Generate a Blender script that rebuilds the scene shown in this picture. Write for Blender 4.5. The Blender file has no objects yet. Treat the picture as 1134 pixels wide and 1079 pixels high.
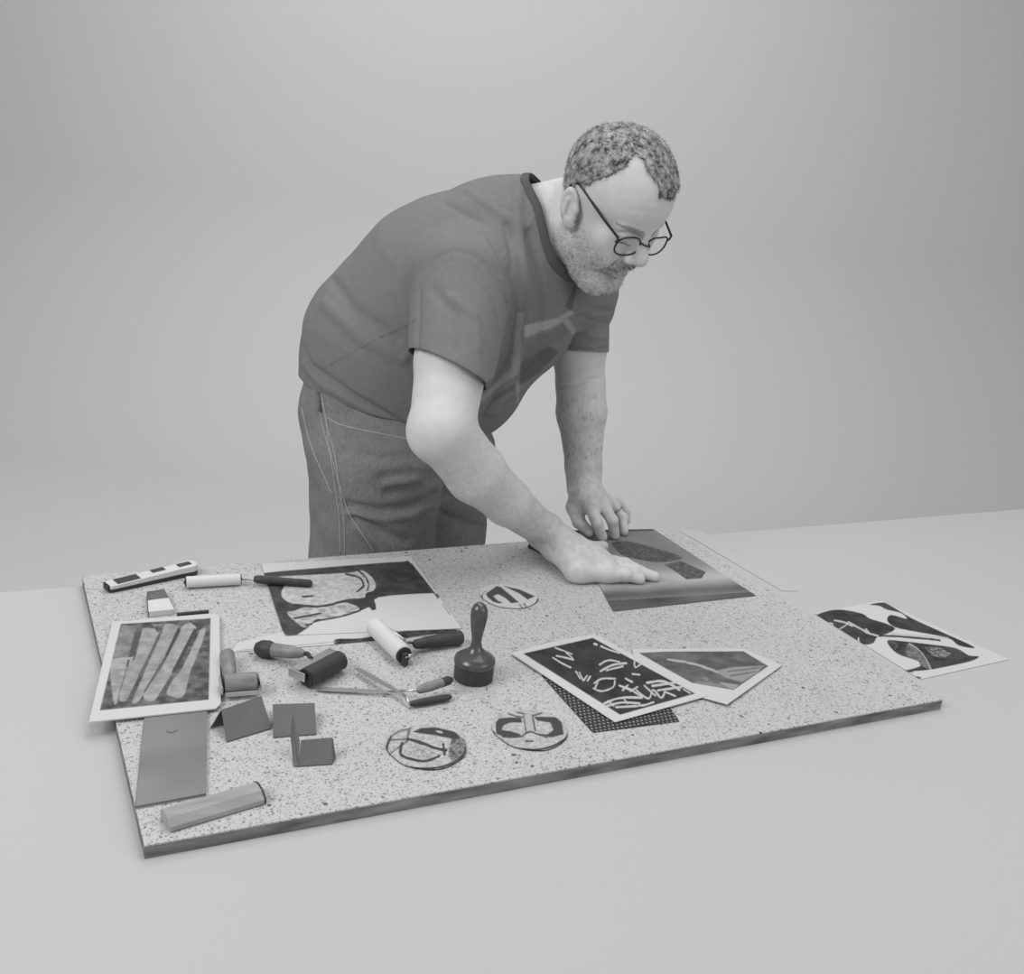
import bpy, bmesh, math, random, os
import numpy as np
from mathutils import Vector, Matrix, noise as mnoise
QF = 1.0
import time; T0_ = time.time()
def tick(n): pass
random.seed(7); RNG = np.random.default_rng(7)
SC = bpy.context.scene; COL = SC.collection

# ------------------------------------------------------------------ camera (calibrated on the board's four corners)
CX, CY, FPX = 567.0, 539.5, 1197.4737
X_ = np.array([0.89977475, 0.04793439, -0.43371384]); Y_ = np.array([-0.42583328, 0.3134097, -0.84878759]); Z_ = np.array([0.09524401, 0.94840743, 0.30241019])
RC = np.array([X_, Y_, Z_])            # world = RC @ cam
CAM = np.array([0, 0, 1.44]); TOPZ = 0.78; HS = 0.66
def ray(px, py): return RC @ np.array([(px-CX)/FPX, -(py-CY)/FPX, -1.0])
def U(px, py, d): return CAM + ray(px, py)*d
def T(px, py, h=0.0):
    r = ray(px, py); return CAM + r*(-(HS-h)/r[2])
def proj(P):
    q = (np.atleast_2d(P)-CAM) @ RC
    return np.stack([CX+FPX*q[:, 0]/-q[:, 2], CY-FPX*q[:, 1]/-q[:, 2]], 1)
CR = RC[:, 0]; CU = RC[:, 1]; CB = RC[:, 2]   # camera right, up, back in world
def nrm(v): v = np.asarray(v, float); return v/np.linalg.norm(v)

cd = bpy.data.cameras.new('camera'); cam = bpy.data.objects.new('camera', cd); COL.objects.link(cam)
M = Matrix([[RC[i][j] for j in range(3)]+[CAM[i]] for i in range(3)]+[[0, 0, 0, 1]])
cam.matrix_world = M; cd.sensor_fit = 'HORIZONTAL'; cd.sensor_width = 36; cd.lens = 36*FPX/1134; cd.clip_start = .05
SC.camera = cam
SC.view_settings.view_transform = 'Standard'; SC.view_settings.look = 'None'; SC.view_settings.gamma = 1
SC.view_settings.use_curve_mapping = False; SC.view_settings.exposure = 0.0

# ------------------------------------------------------------------ materials
def mat(name, v, rough=.6, spec=.3, var=0, vscale=30, bump=0, bscale=200, attr=None, metal=0, sss=0, stretch=None, coat=0):
    m = bpy.data.materials.new(name); m.use_nodes = True; nt = m.node_tree; b = nt.nodes['Principled BSDF']
    if not hasattr(v, '__len__'): v = (v, v, v)
    b.inputs['Roughness'].default_value = rough; b.inputs['Specular IOR Level'].default_value = spec
    b.inputs['Metallic'].default_value = metal; b.inputs['Coat Weight'].default_value = coat
    if sss: b.inputs['Subsurface Weight'].default_value = sss; b.inputs['Subsurface Scale'].default_value = .006
    col = nt.nodes.new('ShaderNodeRGB'); col.outputs[0].default_value = (*v, 1); out = col.outputs[0]
    tc = nt.nodes.new('ShaderNodeTexCoord'); src = tc.outputs['Object']
    if stretch:
        mp = nt.nodes.new('ShaderNodeMapping'); mp.inputs['Scale'].default_value = stretch; nt.links.new(src, mp.inputs[0]); src = mp.outputs[0]
    if attr:
        a = nt.nodes.new('ShaderNodeAttribute'); a.attribute_name = attr
        mx = nt.nodes.new('ShaderNodeMix'); mx.data_type = 'RGBA'; mx.blend_type = 'MULTIPLY'; mx.inputs[0].default_value = 1
        nt.links.new(out, mx.inputs[6]); nt.links.new(a.outputs['Color'], mx.inputs[7]); out = mx.outputs[2]
    if var:
        n = nt.nodes.new('ShaderNodeTexNoise'); n.inputs['Scale'].default_value = vscale; n.inputs['Detail'].default_value = 5; nt.links.new(src, n.inputs[0])
        mr = nt.nodes.new('ShaderNodeMapRange'); mr.inputs[1].default_value = .25; mr.inputs[2].default_value = .75; mr.inputs[3].default_value = 1-var; mr.inputs[4].default_value = 1+var
        nt.links.new(n.outputs[0], mr.inputs[0])
        mx = nt.nodes.new('ShaderNodeMix'); mx.data_type = 'RGBA'; mx.blend_type = 'MULTIPLY'; mx.inputs[0].default_value = 1
        nt.links.new(out, mx.inputs[6]); nt.links.new(mr.outputs[0], mx.inputs[7]); out = mx.outputs[2]
    if bump:
        n = nt.nodes.new('ShaderNodeTexNoise'); n.inputs['Scale'].default_value = bscale; n.inputs['Detail'].default_value = 3; nt.links.new(src, n.inputs[0])
        bp = nt.nodes.new('ShaderNodeBump'); bp.inputs['Strength'].default_value = bump; bp.inputs['Distance'].default_value = .002
        nt.links.new(n.outputs[0], bp.inputs['Height']); nt.links.new(bp.outputs[0], b.inputs['Normal'])
    nt.links.new(out, b.inputs['Base Color']); return m

def speckle_mat():
    m = bpy.data.materials.new('speckled_laminate'); m.use_nodes = True; nt = m.node_tree; b = nt.nodes['Principled BSDF']; L = nt.links.new
    tc = nt.nodes.new('ShaderNodeTexCoord')
    def vor(scale, thr, lo, prob):
        v = nt.nodes.new('ShaderNodeTexVoronoi'); v.inputs['Scale'].default_value = scale; L(tc.outputs['Object'], v.inputs[0])
        s = nt.nodes.new('ShaderNodeSeparateColor'); L(v.outputs['Color'], s.inputs[0])
        # dot radius differs cell by cell
        mu = nt.nodes.new('ShaderNodeMath'); mu.operation = 'MULTIPLY'; L(s.outputs[0], mu.inputs[0]); mu.inputs[1].default_value = thr
        lt = nt.nodes.new('ShaderNodeMath'); lt.operation = 'LESS_THAN'; L(v.outputs['Distance'], lt.inputs[0]); L(mu.outputs[0], lt.inputs[1])
        g = nt.nodes.new('ShaderNodeMath'); g.operation = 'GREATER_THAN'; L(s.outputs[1], g.inputs[0]); g.inputs[1].default_value = 1-prob
        a = nt.nodes.new('ShaderNodeMath'); a.operation = 'MULTIPLY'; L(lt.outputs[0], a.inputs[0]); L(g.outputs[0], a.inputs[1])
        mr = nt.nodes.new('ShaderNodeMapRange'); L(a.outputs[0], mr.inputs[0]); mr.inputs[3].default_value = 1; mr.inputs[4].default_value = lo
        return mr.outputs[0]
    outs = [vor(380, .62, .60, .5), vor(230, .5, .50, .25), vor(600, .7, .70, .6), vor(75, .21, .22, .25)]
    n = nt.nodes.new('ShaderNodeTexNoise'); n.inputs['Scale'].default_value = 9; n.inputs['Detail'].default_value = 4; L(tc.outputs['Object'], n.inputs[0])
    mr = nt.nodes.new('ShaderNodeMapRange'); L(n.outputs[0], mr.inputs[0]); mr.inputs[3].default_value = .92; mr.inputs[4].default_value = 1.06
    acc = mr.outputs[0]
    for o in outs:
        mu = nt.nodes.new('ShaderNodeMath'); mu.operation = 'MULTIPLY'; L(acc, mu.inputs[0]); L(o, mu.inputs[1]); acc = mu.outputs[0]
    mu = nt.nodes.new('ShaderNodeMath'); mu.operation = 'MULTIPLY'; L(acc, mu.inputs[0]); mu.inputs[1].default_value = .52; acc = mu.outputs[0]
    L(acc, b.inputs['Base Color']); b.inputs['Roughness'].default_value = .55; b.inputs['Specular IOR Level'].default_value = .25
    return m

# ------------------------------------------------------------------ object helpers
def link(name, me, m=None, parent=None, smooth=True):
    o = bpy.data.objects.new(name, me); COL.objects.link(o)
    if m: me.materials.append(m)
    if smooth and len(me.polygons): me.polygons.foreach_set('use_smooth', [True]*len(me.polygons))
    if parent: o.parent = parent; o.matrix_parent_inverse = parent.matrix_world.inverted() if False else Matrix.Translation(-parent.location) 
    return o
def tag(o, label=None, cat=None, group=None, kind=None):
    if label: o['label'] = label
    if cat: o['category'] = cat
    if group: o['group'] = group
    if kind: o['kind'] = kind
    return o
def empty(name, loc, label, cat, group=None):
    o = bpy.data.objects.new(name, None); COL.objects.link(o); o.location = Vector([float(v) for v in loc]); o.empty_display_size = .02
    return tag(o, label, cat, group)
def pymesh(name, V, F):
    me = bpy.data.meshes.new(name); me.from_pydata([tuple(map(float, v)) for v in V], [], [tuple(int(i) for i in f) for f in F]); me.update(); return me
def npmesh(name, V, Q):
    """fast mesh of quads"""
    me = bpy.data.meshes.new(name); V = np.asarray(V, np.float32); Q = np.asarray(Q, np.int32)
    me.vertices.add(len(V)); me.vertices.foreach_set('co', V.ravel())
    me.loops.add(Q.size); me.loops.foreach_set('vertex_index', Q.ravel())
    me.polygons.add(len(Q)); me.polygons.foreach_set('loop_start', np.arange(0, Q.size, Q.shape[1], dtype=np.int32))
    me.update(calc_edges=True); me.validate(); return me
def colattr(me, vals, name='tint'):
    a = me.color_attributes.new(name, 'FLOAT_COLOR', 'POINT'); vals = np.asarray(vals, np.float32)
    a.data.foreach_set('color', np.stack([vals, vals, vals, np.ones_like(vals)], 1).ravel())
class MB:
    """collects shapes, builds one mesh"""
    def __init__(s): s.V = []; s.F = []
    def add(s, V, F):
        n = len(s.V); s.V += [np.asarray(v, float) for v in V]; s.F += [tuple(i+n for i in f) for f in F]; return s
    def prism(s, base, top):
        n = len(base); V = list(base)+list(top); F = [tuple(range(n))[::-1], tuple(range(n, 2*n))]+[(i, (i+1) % n, n+(i+1) % n, n+i) for i in range(n)]
        return s.add(V, F)
    def box(s, c, ax, ay, az):
        c, ax, ay, az = map(np.asarray, (c, ax, ay, az)); q = [(-1, -1), (1, -1), (1, 1), (-1, 1)]
        return s.prism([c+a*ax+b*ay-az for a, b in q], [c+a*ax+b*ay+az for a, b in q])
    def lathe(s, p0, ax, prof, n=32, e1=None, flat=1.0):
        """prof: (t along axis, radius)"""
        ax = nrm(ax); e1 = nrm(np.cross(ax, [0, 0, 1] if abs(ax[2]) < .9 else [1, 0, 0])) if e1 is None else nrm(e1); e2 = np.cross(ax, e1)
        V = []; F = []
        for t, r in prof:
            for i in range(n):
                a = 2*math.pi*i/n; V.append(np.asarray(p0)+ax*t+(e1*math.cos(a)+e2*math.sin(a)*flat)*r)
        m = len(prof)
        for j in range(m-1):
            for i in range(n): F.append((j*n+i, j*n+(i+1) % n, (j+1)*n+(i+1) % n, (j+1)*n+i))
        F.append(tuple(range(n))[::-1]); F.append(tuple((m-1)*n+i for i in range(n)))
        return s.add(V, F)
    def tube(s, pts, rad, n=10, flat=1.0, up=None, closed=False):
        pts = [np.asarray(p, float) for p in pts]; N = len(pts); rad = rad if hasattr(rad, '__len__') else [rad]*N
        V = []; F = []; pe = None
        for j, p in enumerate(pts):
            t = nrm(pts[(j+1) % N]-pts[j-1]) if closed else nrm(pts[min(j+1, N-1)]-pts[max(j-1, 0)])
            if up is not None: e1 = nrm(np.cross(t, up))
            elif pe is None: e1 = nrm(np.cross(t, [0, 0, 1] if abs(t[2]) < .9 else [1, 0, 0]))
            else: e1 = nrm(pe-t*np.dot(pe, t))
            pe = e1; e2 = np.cross(t, e1)
            for i in range(n):
                a = 2*math.pi*i/n; V.append(p+(e1*math.cos(a)+e2*math.sin(a)*flat)*rad[j])
        for j in range(N if closed else N-1):
            k = (j+1) % N
            for i in range(n): F.append((j*n+i, j*n+(i+1) % n, k*n+(i+1) % n, k*n+i))
        if not closed: F.append(tuple(range(n))[::-1]); F.append(tuple((N-1)*n+i for i in range(n)))
        return s.add(V, F)
    def build(s, name, m, parent=None, smooth=True, bevel=0, seg=2, auto=True):
        me = pymesh(name, s.V, s.F); o = link(name, me, m, parent, smooth)
        if bevel:
            b = o.modifiers.new('bevel', 'BEVEL'); b.width = bevel; b.segments = seg; b.limit_method = 'ANGLE'; b.angle_limit = math.radians(35)
        if smooth and auto:
            bm = bmesh.new(); bm.from_mesh(me)
            bmesh.ops.recalc_face_normals(bm, faces=bm.faces)
            for e in bm.edges:
                if len(e.link_faces) == 2 and e.calc_face_angle(0) > math.radians(38): e.smooth = False
            bm.to_mesh(me); bm.free()
        return o
def spline(pts, n=8, closed=False):
    P = np.array(pts, float); N = len(P); out = []
    for i in range(N if closed else N-1):
        if closed: p0, p1, p2, p3 = P[i-1], P[i], P[(i+1) % N], P[(i+2) % N]
        else: p0, p1, p2, p3 = P[max(i-1, 0)], P[i], P[i+1], P[min(i+2, N-1)]
        for k in range(n):
            t = k/n; out.append(.5*((2*p1)+(-p0+p2)*t+(2*p0-5*p1+4*p2-p3)*t*t+(-p0+3*p1-3*p2+p3)*t**3))
    if not closed: out.append(P[-1])
    return np.array(out)

# ------------------------------------------------------------------ implicit modelling
def smin(a, b, k):
    if k <= 0: return np.minimum(a, b)
    h = np.clip(.5+.5*(b-a)/k, 0, 1); return b+(a-b)*h-k*h*(1-h)
def smax(a, b, k): return -smin(-a, -b, k)
def ell(P, c, r, B=None):
    q = P-c
    if B is not None: q = q @ B           # columns of B = axes
    r = np.asarray(r); k0 = np.linalg.norm(q/r, axis=1); k1 = np.linalg.norm(q/(r*r), axis=1)
    return k0*(k0-1)/np.maximum(k1, 1e-9)
def rcone(P, a, b, ra, rb):
    ba = b-a; l2 = ba @ ba; t = np.clip(((P-a) @ ba)/l2, 0, 1)
    return np.linalg.norm(P-a-t[:, None]*ba, axis=1)-(ra+(rb-ra)*t)
def segd(P, pts):
    d = None
    for a, b in zip(pts[:-1], pts[1:]):
        ba = b-a; t = np.clip(((P-a) @ ba)/max(ba @ ba, 1e-12), 0, 1); x = np.linalg.norm(P-a-t[:, None]*ba, axis=1)
        d = x if d is None else np.minimum(d, x)
    return d
class Field:
    def __init__(s): s.ops = []
    def add(s, kind, fn, c, r, k=0): s.ops.append((kind, fn, np.asarray(c, float), r, k))
    def cone(s, a, b, ra, rb, k=.01, kind='u', ax=None, ratio=1.0):
        a = np.asarray(a, float); b = np.asarray(b, float)
        if ax is None: fn = lambda P, a=a, b=b: rcone(P, a, b, ra, rb); R = max(ra, rb)
        else:
            ax = nrm(ax); A = np.eye(3)-np.outer(ax, ax)*(1-1/ratio)
            fn = lambda P, a=a @ A, b=b @ A, A=A: rcone(P @ A, a, b, ra, rb)*(1 if ratio > 1 else ratio); R = max(ra, rb)*max(ratio, 1)
        s.add(kind, fn, (a+b)/2, np.linalg.norm(b-a)/2+R, k)
    def ell(s, c, r, k=.01, kind='u', B=None):
        s.add(kind, lambda P, c=np.asarray(c, float), r=r, B=B: ell(P, c, r, B), c, max(r), k)
    def chain(s, pts, rad, k=.01, kind='u', ax=None, ratio=1.0, kk=None):
        for i in range(len(pts)-1): s.cone(pts[i], pts[i+1], rad[i], rad[i+1], k if i == 0 or kk is None else kk, kind, ax, ratio)
    def ridge(s, pts, amp, w):
        """raise (amp>0) or press in (amp<0) a fold along a 3-D polyline"""
        pts = np.array(pts, float); c = pts.mean(0); r = np.linalg.norm(pts-c, axis=1).max()+3*w
        A_, B_ = pts[:-1], pts[1:]; D_ = B_-A_; L_ = np.maximum((D_*D_).sum(1), 1e-12)
        def fn(P, bc=None, br=0):
            a, d, l = A_, D_, L_
            if bc is not None:
                t = np.clip(((bc-a)*d).sum(1)/l, 0, 1); k = ((a+d*t[:, None]-bc)**2).sum(1) < (br+3*w)**2
                if not k.any(): return 0.0
                a, d, l = a[k], d[k], l[k]
            m = None
            for i in range(len(a)):
                q = P-a[i]; q = q-np.clip((q @ d[i])/l[i], 0, 1)[:, None]*d[i]; x = np.einsum('ij,ij->i', q, q); m = x if m is None else np.minimum(m, x)
            return amp*np.exp(-m/(w*w))
        fn.loc = True; s.add('r', fn, c, r, 0)
    def grow(s, fn, c=(0, 0, 0), r=99): s.add('r', fn, c, r, 0)
    def __call__(s, P, bc=None, br=0):
        d = np.full(len(P), 1.0)
        for kind, fn, c, r, k in s.ops:
            if bc is not None and np.linalg.norm(bc-c) > r+br+k+.004: continue
            if kind == 'u': d = smin(d, fn(P), k)
            elif kind == 's': d = smax(d, -fn(P), k)
            elif kind == 'i': d = smax(d, fn(P), k)
            elif kind == 'r': d = d-(fn(P, bc, br) if hasattr(fn, 'loc') else fn(P))
        return d
    def hit(s, px, py, d0=1.2, d1=2.6, n=700):
        """the surface point a camera ray meets (to lay seams and folds on the cloth)"""
        r = ray(px, py); t = np.linspace(d0, d1, 160); P = CAM+t[:, None]*r; v = s(P); i = np.argmax(v < 0)
        if v[i] >= 0: return None
        if i == 0: return P[0]
        t = np.linspace(t[i-1], t[i], 10); P = CAM+t[:, None]*r; v = s(P); i = max(1, int(np.argmax(v < 0)))
        f = v[i-1]/(v[i-1]-v[i]); return P[i-1]+(P[i]-P[i-1])*f
    def hits(s, pl, step=8):
        out = []
        for a, b in zip(pl[:-1], pl[1:]):
            m = max(1, int(math.hypot(b[0]-a[0], b[1]-a[1])/step))
            for i in range(m):
                q = s.hit(a[0]+(b[0]-a[0])*i/m, a[1]+(b[1]-a[1])*i/m)
                if q is not None: out.append(q)
        q = s.hit(*pl[-1])
        if q is not None: out.append(q)
        return out
def polygonise(F, lo, hi, h, n=12, slack=1.7):
    lo = np.asarray(lo, float); hi = np.asarray(hi, float); nb = np.ceil((hi-lo)/(h*n)).astype(int)
    g = np.stack(np.meshgrid(*[np.arange(m) for m in nb], indexing='ij'), -1).reshape(-1, 3)
    cen = lo+(g+.5)*n*h; br = n*h*math.sqrt(3)/2
    dc = np.concatenate([F(cen[i:i+20000]) for i in range(0, len(cen), 20000)])
    act = g[np.abs(dc) < br*slack+.01]
    ax = np.arange(-1, n+1); co = np.stack(np.meshgrid(ax, ax, ax, indexing='ij'), -1).reshape(-1, 3); m = n+2
    tot = nb*n+4
    key = lambda c: ((c[..., 0]+1)*tot[1]+(c[..., 1]+1))*tot[2]+(c[..., 2]+1)
    VK = []; VP = []; QK = []
    eo = [(a, b) for a in range(8) for b in range(8) if bin(a ^ b).count('1') == 1 and a < b]
    off = np.array([[(a >> 2) & 1, (a >> 1) & 1, a & 1] for a in range(8)])
    for b in act:
        base = b*n; P = lo+(base+co)*h; bc = lo+(b+.5)*n*h
        D = F(P, bc, (n+2)*h*math.sqrt(3)/2).reshape(m, m, m)
        if D.min() > 0 or D.max() < 0: continue
        C = np.stack([D[o[0]:o[0]+m-1, o[1]:o[1]+m-1, o[2]:o[2]+m-1] for o in off], -1)
        C = C[1:, 1:, 1:]                      # cells owned: 0..n-1
        sg = C < 0; mx = sg.any(-1) & ~sg.all(-1); idx = np.argwhere(mx)
        if len(idx):
            c = C[mx]; s_ = sg[mx]; acc = np.zeros((len(idx), 3)); cnt = np.zeros(len(idx))
            for a, b2 in eo:
                cr = s_[:, a] != s_[:, b2]; t = c[:, a]/np.where(cr, c[:, a]-c[:, b2], 1); p = off[a]+(off[b2]-off[a])*t[:, None]
                acc += np.where(cr[:, None], p, 0); cnt += cr
            VK.append(key(base+idx)); VP.append(lo+(base+idx+acc/cnt[:, None])*h)
        I = D[1:n+1, 1:n+1, 1:n+1] < 0
        for axs in range(3):
            o = [0, 0, 0]; o[axs] = 1; J = D[1+o[0]:n+1+o[0], 1+o[1]:n+1+o[1], 1+o[2]:n+1+o[2]] < 0
            e = np.argwhere(I != J)
            if not len(e): continue
            u = np.zeros(3, int); v = np.zeros(3, int); u[(axs+1) % 3] = 1; v[(axs+2) % 3] = 1; g0 = base+e
            q = np.stack([key(g0-u-v), key(g0-v), key(g0), key(g0-u)], 1)
            ins = I[e[:, 0], e[:, 1], e[:, 2]]; q[~ins] = q[~ins][:, ::-1]; QK.append(q)
    VK = np.concatenate(VK); VP = np.concatenate(VP); QK = np.concatenate(QK)
    o = np.argsort(VK); VK = VK[o]; VP = VP[o]; ix = np.clip(np.searchsorted(VK, QK), 0, len(VK)-1)
    ok = (VK[ix] == QK).all(1); return VP, ix[ok]
def cutmesh(V, Q, g):
    """open the surface where g(P)>0 and snap the rim onto g=0"""
    for it in range(3):
        gv = g(V); bad = gv > 0
        if it == 0: Q = Q[~bad[Q].all(1)]
        mv = np.where(bad & np.isin(np.arange(len(V)), np.unique(Q)))[0]
        if not len(mv): break
        e = 1e-4; G = np.stack([(g(V[mv]+np.eye(3)[i]*e)-gv[mv])/e for i in range(3)], 1); V[mv] -= G*(gv[mv]/np.maximum((G*G).sum(1), .05))[:, None]
    us = np.unique(Q); mp = -np.ones(len(V), int); mp[us] = np.arange(len(us)); return V[us], mp[Q]
def inpoly(px, poly):
    poly = np.asarray(poly, float); x, y = px[:, 0], px[:, 1]; ins = np.zeros(len(px), bool); j = len(poly)-1
    for i in range(len(poly)):
        xi, yi = poly[i]; xj, yj = poly[j]
        with np.errstate(divide='ignore', invalid='ignore'):
            ins ^= ((yi > y) != (yj > y)) & (x < (xj-xi)*(y-yi)/(yj-yi+1e-12)+xi)
        j = i
    return ins
def polysd(px, poly):
    poly = np.asarray(poly, float); P = np.concatenate([poly, poly[:1]]); d = np.full(len(px), 1e9)
    for a, b in zip(P[:-1], P[1:]):
        ba = b-a; t = np.clip(((px-a) @ ba)/max(ba @ ba, 1e-9), 0, 1); d = np.minimum(d, np.linalg.norm(px-a-t[:, None]*ba, axis=1))
    return np.where(inpoly(px, poly), -d, d)
def lined(px, pl):
    d = np.full(len(px), 1e9); pl = np.asarray(pl, float)
    for a, b in zip(pl[:-1], pl[1:]):
        ba = b-a; t = np.clip(((px-a) @ ba)/max(ba @ ba, 1e-9), 0, 1); d = np.minimum(d, np.linalg.norm(px-a-t[:, None]*ba, axis=1))
    return d
def vnoise(P, s, seed=0):
    """cheap smooth value noise, vectorised"""
    P = np.asarray(P)*s; i = np.floor(P).astype(np.int64); f = P-i; f = f*f*(3-2*f); out = 0
    D = P.shape[1]
    for c in range(2**D):
        o = np.array([(c >> k) & 1 for k in range(D)]); q = i+o
        h = seed*374761393
        for k, pr in enumerate((73856093, 19349663, 83492791)[:D]): h = h ^ (q[:, k]*pr)
        h = (h ^ (h >> 13))*1274126177 & 0x7fffffff; h = (h ^ (h >> 16)) & 0xffff
        w = np.prod(np.where(o, f, 1-f), axis=1); out = out+w*(h/65535.0)
    return out
# ------------------------------------------------------------------ person: joints
HO = U(671, 222, 1.73)
HR = np.array([[-0.95599285, 0.27357148, 0.10600147], [-0.28105389, -0.75026915, -0.59841867], [-0.08418065, -0.6018761, 0.79414028]])
def Hp(x, y, z): return HO+HR @ np.array([x, y, z])
RS, RE, RW = U(513, 314, 1.69), U(489, 476, 1.585), T(604, 589, .042)
RF1, RF2 = U(527, 524, 1.645), U(562, 556, 1.70)
LS, LE = U(637, 318, 1.93), U(643, 428, 1.965)
LW = T(647, 541, .072)
LAT = nrm(U(508, 300, 1.68)-U(648, 318, 1.95))     # his right
TOR = [(U(428, 450, 1.94), .150), (U(450, 389, 1.91), .167), (U(503, 322, 1.86), .153), (U(554, 274, 1.82), .112)]
def add_torso(F, off, k=.06):
    F.chain([t[0] for t in TOR], [t[1]+off for t in TOR], k, ax=LAT, ratio=1.04, kk=.05)
    F.cone(RS, LS, .069+off, .067+off, .05)

# ------------------------------------------------------------------ skin body
B = Field()
add_torso(B, -.022)
NB = U(598, 260, 1.80)
B.cone(NB, Hp(0, -.012, -.052), .071, .062, .03)
B.cone(U(572, 238, 1.84), Hp(0, -.032, -.025), .04, .038, .03)                 # nape
# right arm
B.chain([RS, RS+(RE-RS)*.55, RE, RF1, RF2, RW], [.066, .0548, .0475, .0455, .0365, .0280], .02, kk=.012)
B.ell(RE+(RS-RE)*.03-CR*.014-CU*.012, (.03, .03, .034), .02)
# left arm
mid = LE+(LW-LE)*.25
B.chain([LS, LS+(LE-LS)*.6, LE, mid, LE+(LW-LE)*.8, LW], [.058, .049, .043, .0445, .032, .027], .02, kk=.012)
# hips and legs inside the jeans
HPR, HPL = U(418, 500, 1.875), U(481, 500, 2.045)
def vert(p, z): return np.array([p[0], p[1], z])
for hp in (HPR, HPL):
    B.chain([hp, vert(hp, .50), vert(hp, .10)], [.085, .05, .04], .04)
# right hand, palm down on the print
def hand_r(F):
    W = T(619, 602, .036); heel = T(640, 632, .0185)
    mc = [(T(672, 635, .016), T(684, 638, .014), T(693, 641, .0085)),       # little finger
          (T(675, 630, .020), T(694, 637, .016), T(709, 642, .009)),        # ring
          (T(674, 624, .022), T(703, 632, .017), T(725, 639, .009)),        # middle
          (T(667, 619, .021), T(692, 625, .016), T(712, 633, .009))]        # index
    rr = [.0088, .0098, .0102, .0100]
    for (a, b, c), r in zip(mc, rr):
        F.cone(W, a, .020, r+.0035, .014)
        F.cone(a, b, r+.001, r, .003); F.cone(b, c, r, r-.0016, .003)
    F.cone(RW, W, .0285, .024, .02); F.cone(W, heel, .024, .0165, .015); F.cone(RW, heel, .020, .0155, .02); F.cone(heel, mc[0][0], .0175, .0155, .014)
    F.ell((W+mc[1][0])/2+np.array([0, 0, .002]), (.030, .026, .014), .02)
    t0, t1, t2 = T(637, 602, .030), T(654, 607, .024), T(668, 605, .020)
    F.cone(W, t0, .022, .016, .015); F.cone(t0, t1, .0155, .0115, .008); F.cone(t1, t2, .0115, .009, .003)
    # knuckles and tendons
    for (a, b, c), r in zip(mc, rr):
        F.ell(b+np.array([0, 0, .0035]), (.0085, .0085, .0065), .005)
        F.ridge([W*.6+a*.4+np.array([0, 0, .02]), a+np.array([0, 0, .014])], .0016, .005)
    return mc, (t1, t2)
MCR, THR = hand_r(B)
def hand_l(F):
    W = T(650, 549, .068)
    mc = [(T(679, 561, .046), T(689, 574, .028), T(691, 589, .008)),        # ring
          (T(668, 560, .056), T(678, 577, .036), T(681, 593, .0085)),       # middle
          (T(655, 562, .056), T(661, 580, .034), T(667, 595, .0085))]       # index
    lit = (T(685, 558, .038), T(693, 567, .024), T(694, 577, .008))
    rr = [.0092, .0102, .0104]
    for (a, b, c), r in zip(mc, rr):
        F.cone(W, a, .021, r+.004, .014)
        F.cone(a, b, r+.002, r, .004); F.cone(b, c, r, r-.0014, .003)
        F.ell(b+nrm(a+c-2*b)*-.003, (.009, .009, .009), .004)
    F.cone(W, lit[0], .02, .011, .012); F.cone(lit[0], lit[1], .0095, .0082, .004); F.cone(lit[1], lit[2], .0082, .007, .003)
    F.cone(LW, W, .027, .024, .02)
    t0, t1, t2 = T(637, 562, .044), T(641, 578, .026), T(653, 590, .011)
    F.cone(W, t0, .021, .0165, .014); F.cone(t0, t1, .0155, .012, .006); F.cone(t1, t2, .012, .0088, .003)
    return mc
MCL = hand_l(B)
B.add('i', lambda P: np.where(P[:, 1] < 1.585, TOPZ+.0016-P[:, 2], -1.0), T(660, 620), .24, .0015)   # skin flattens on the print

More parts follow.
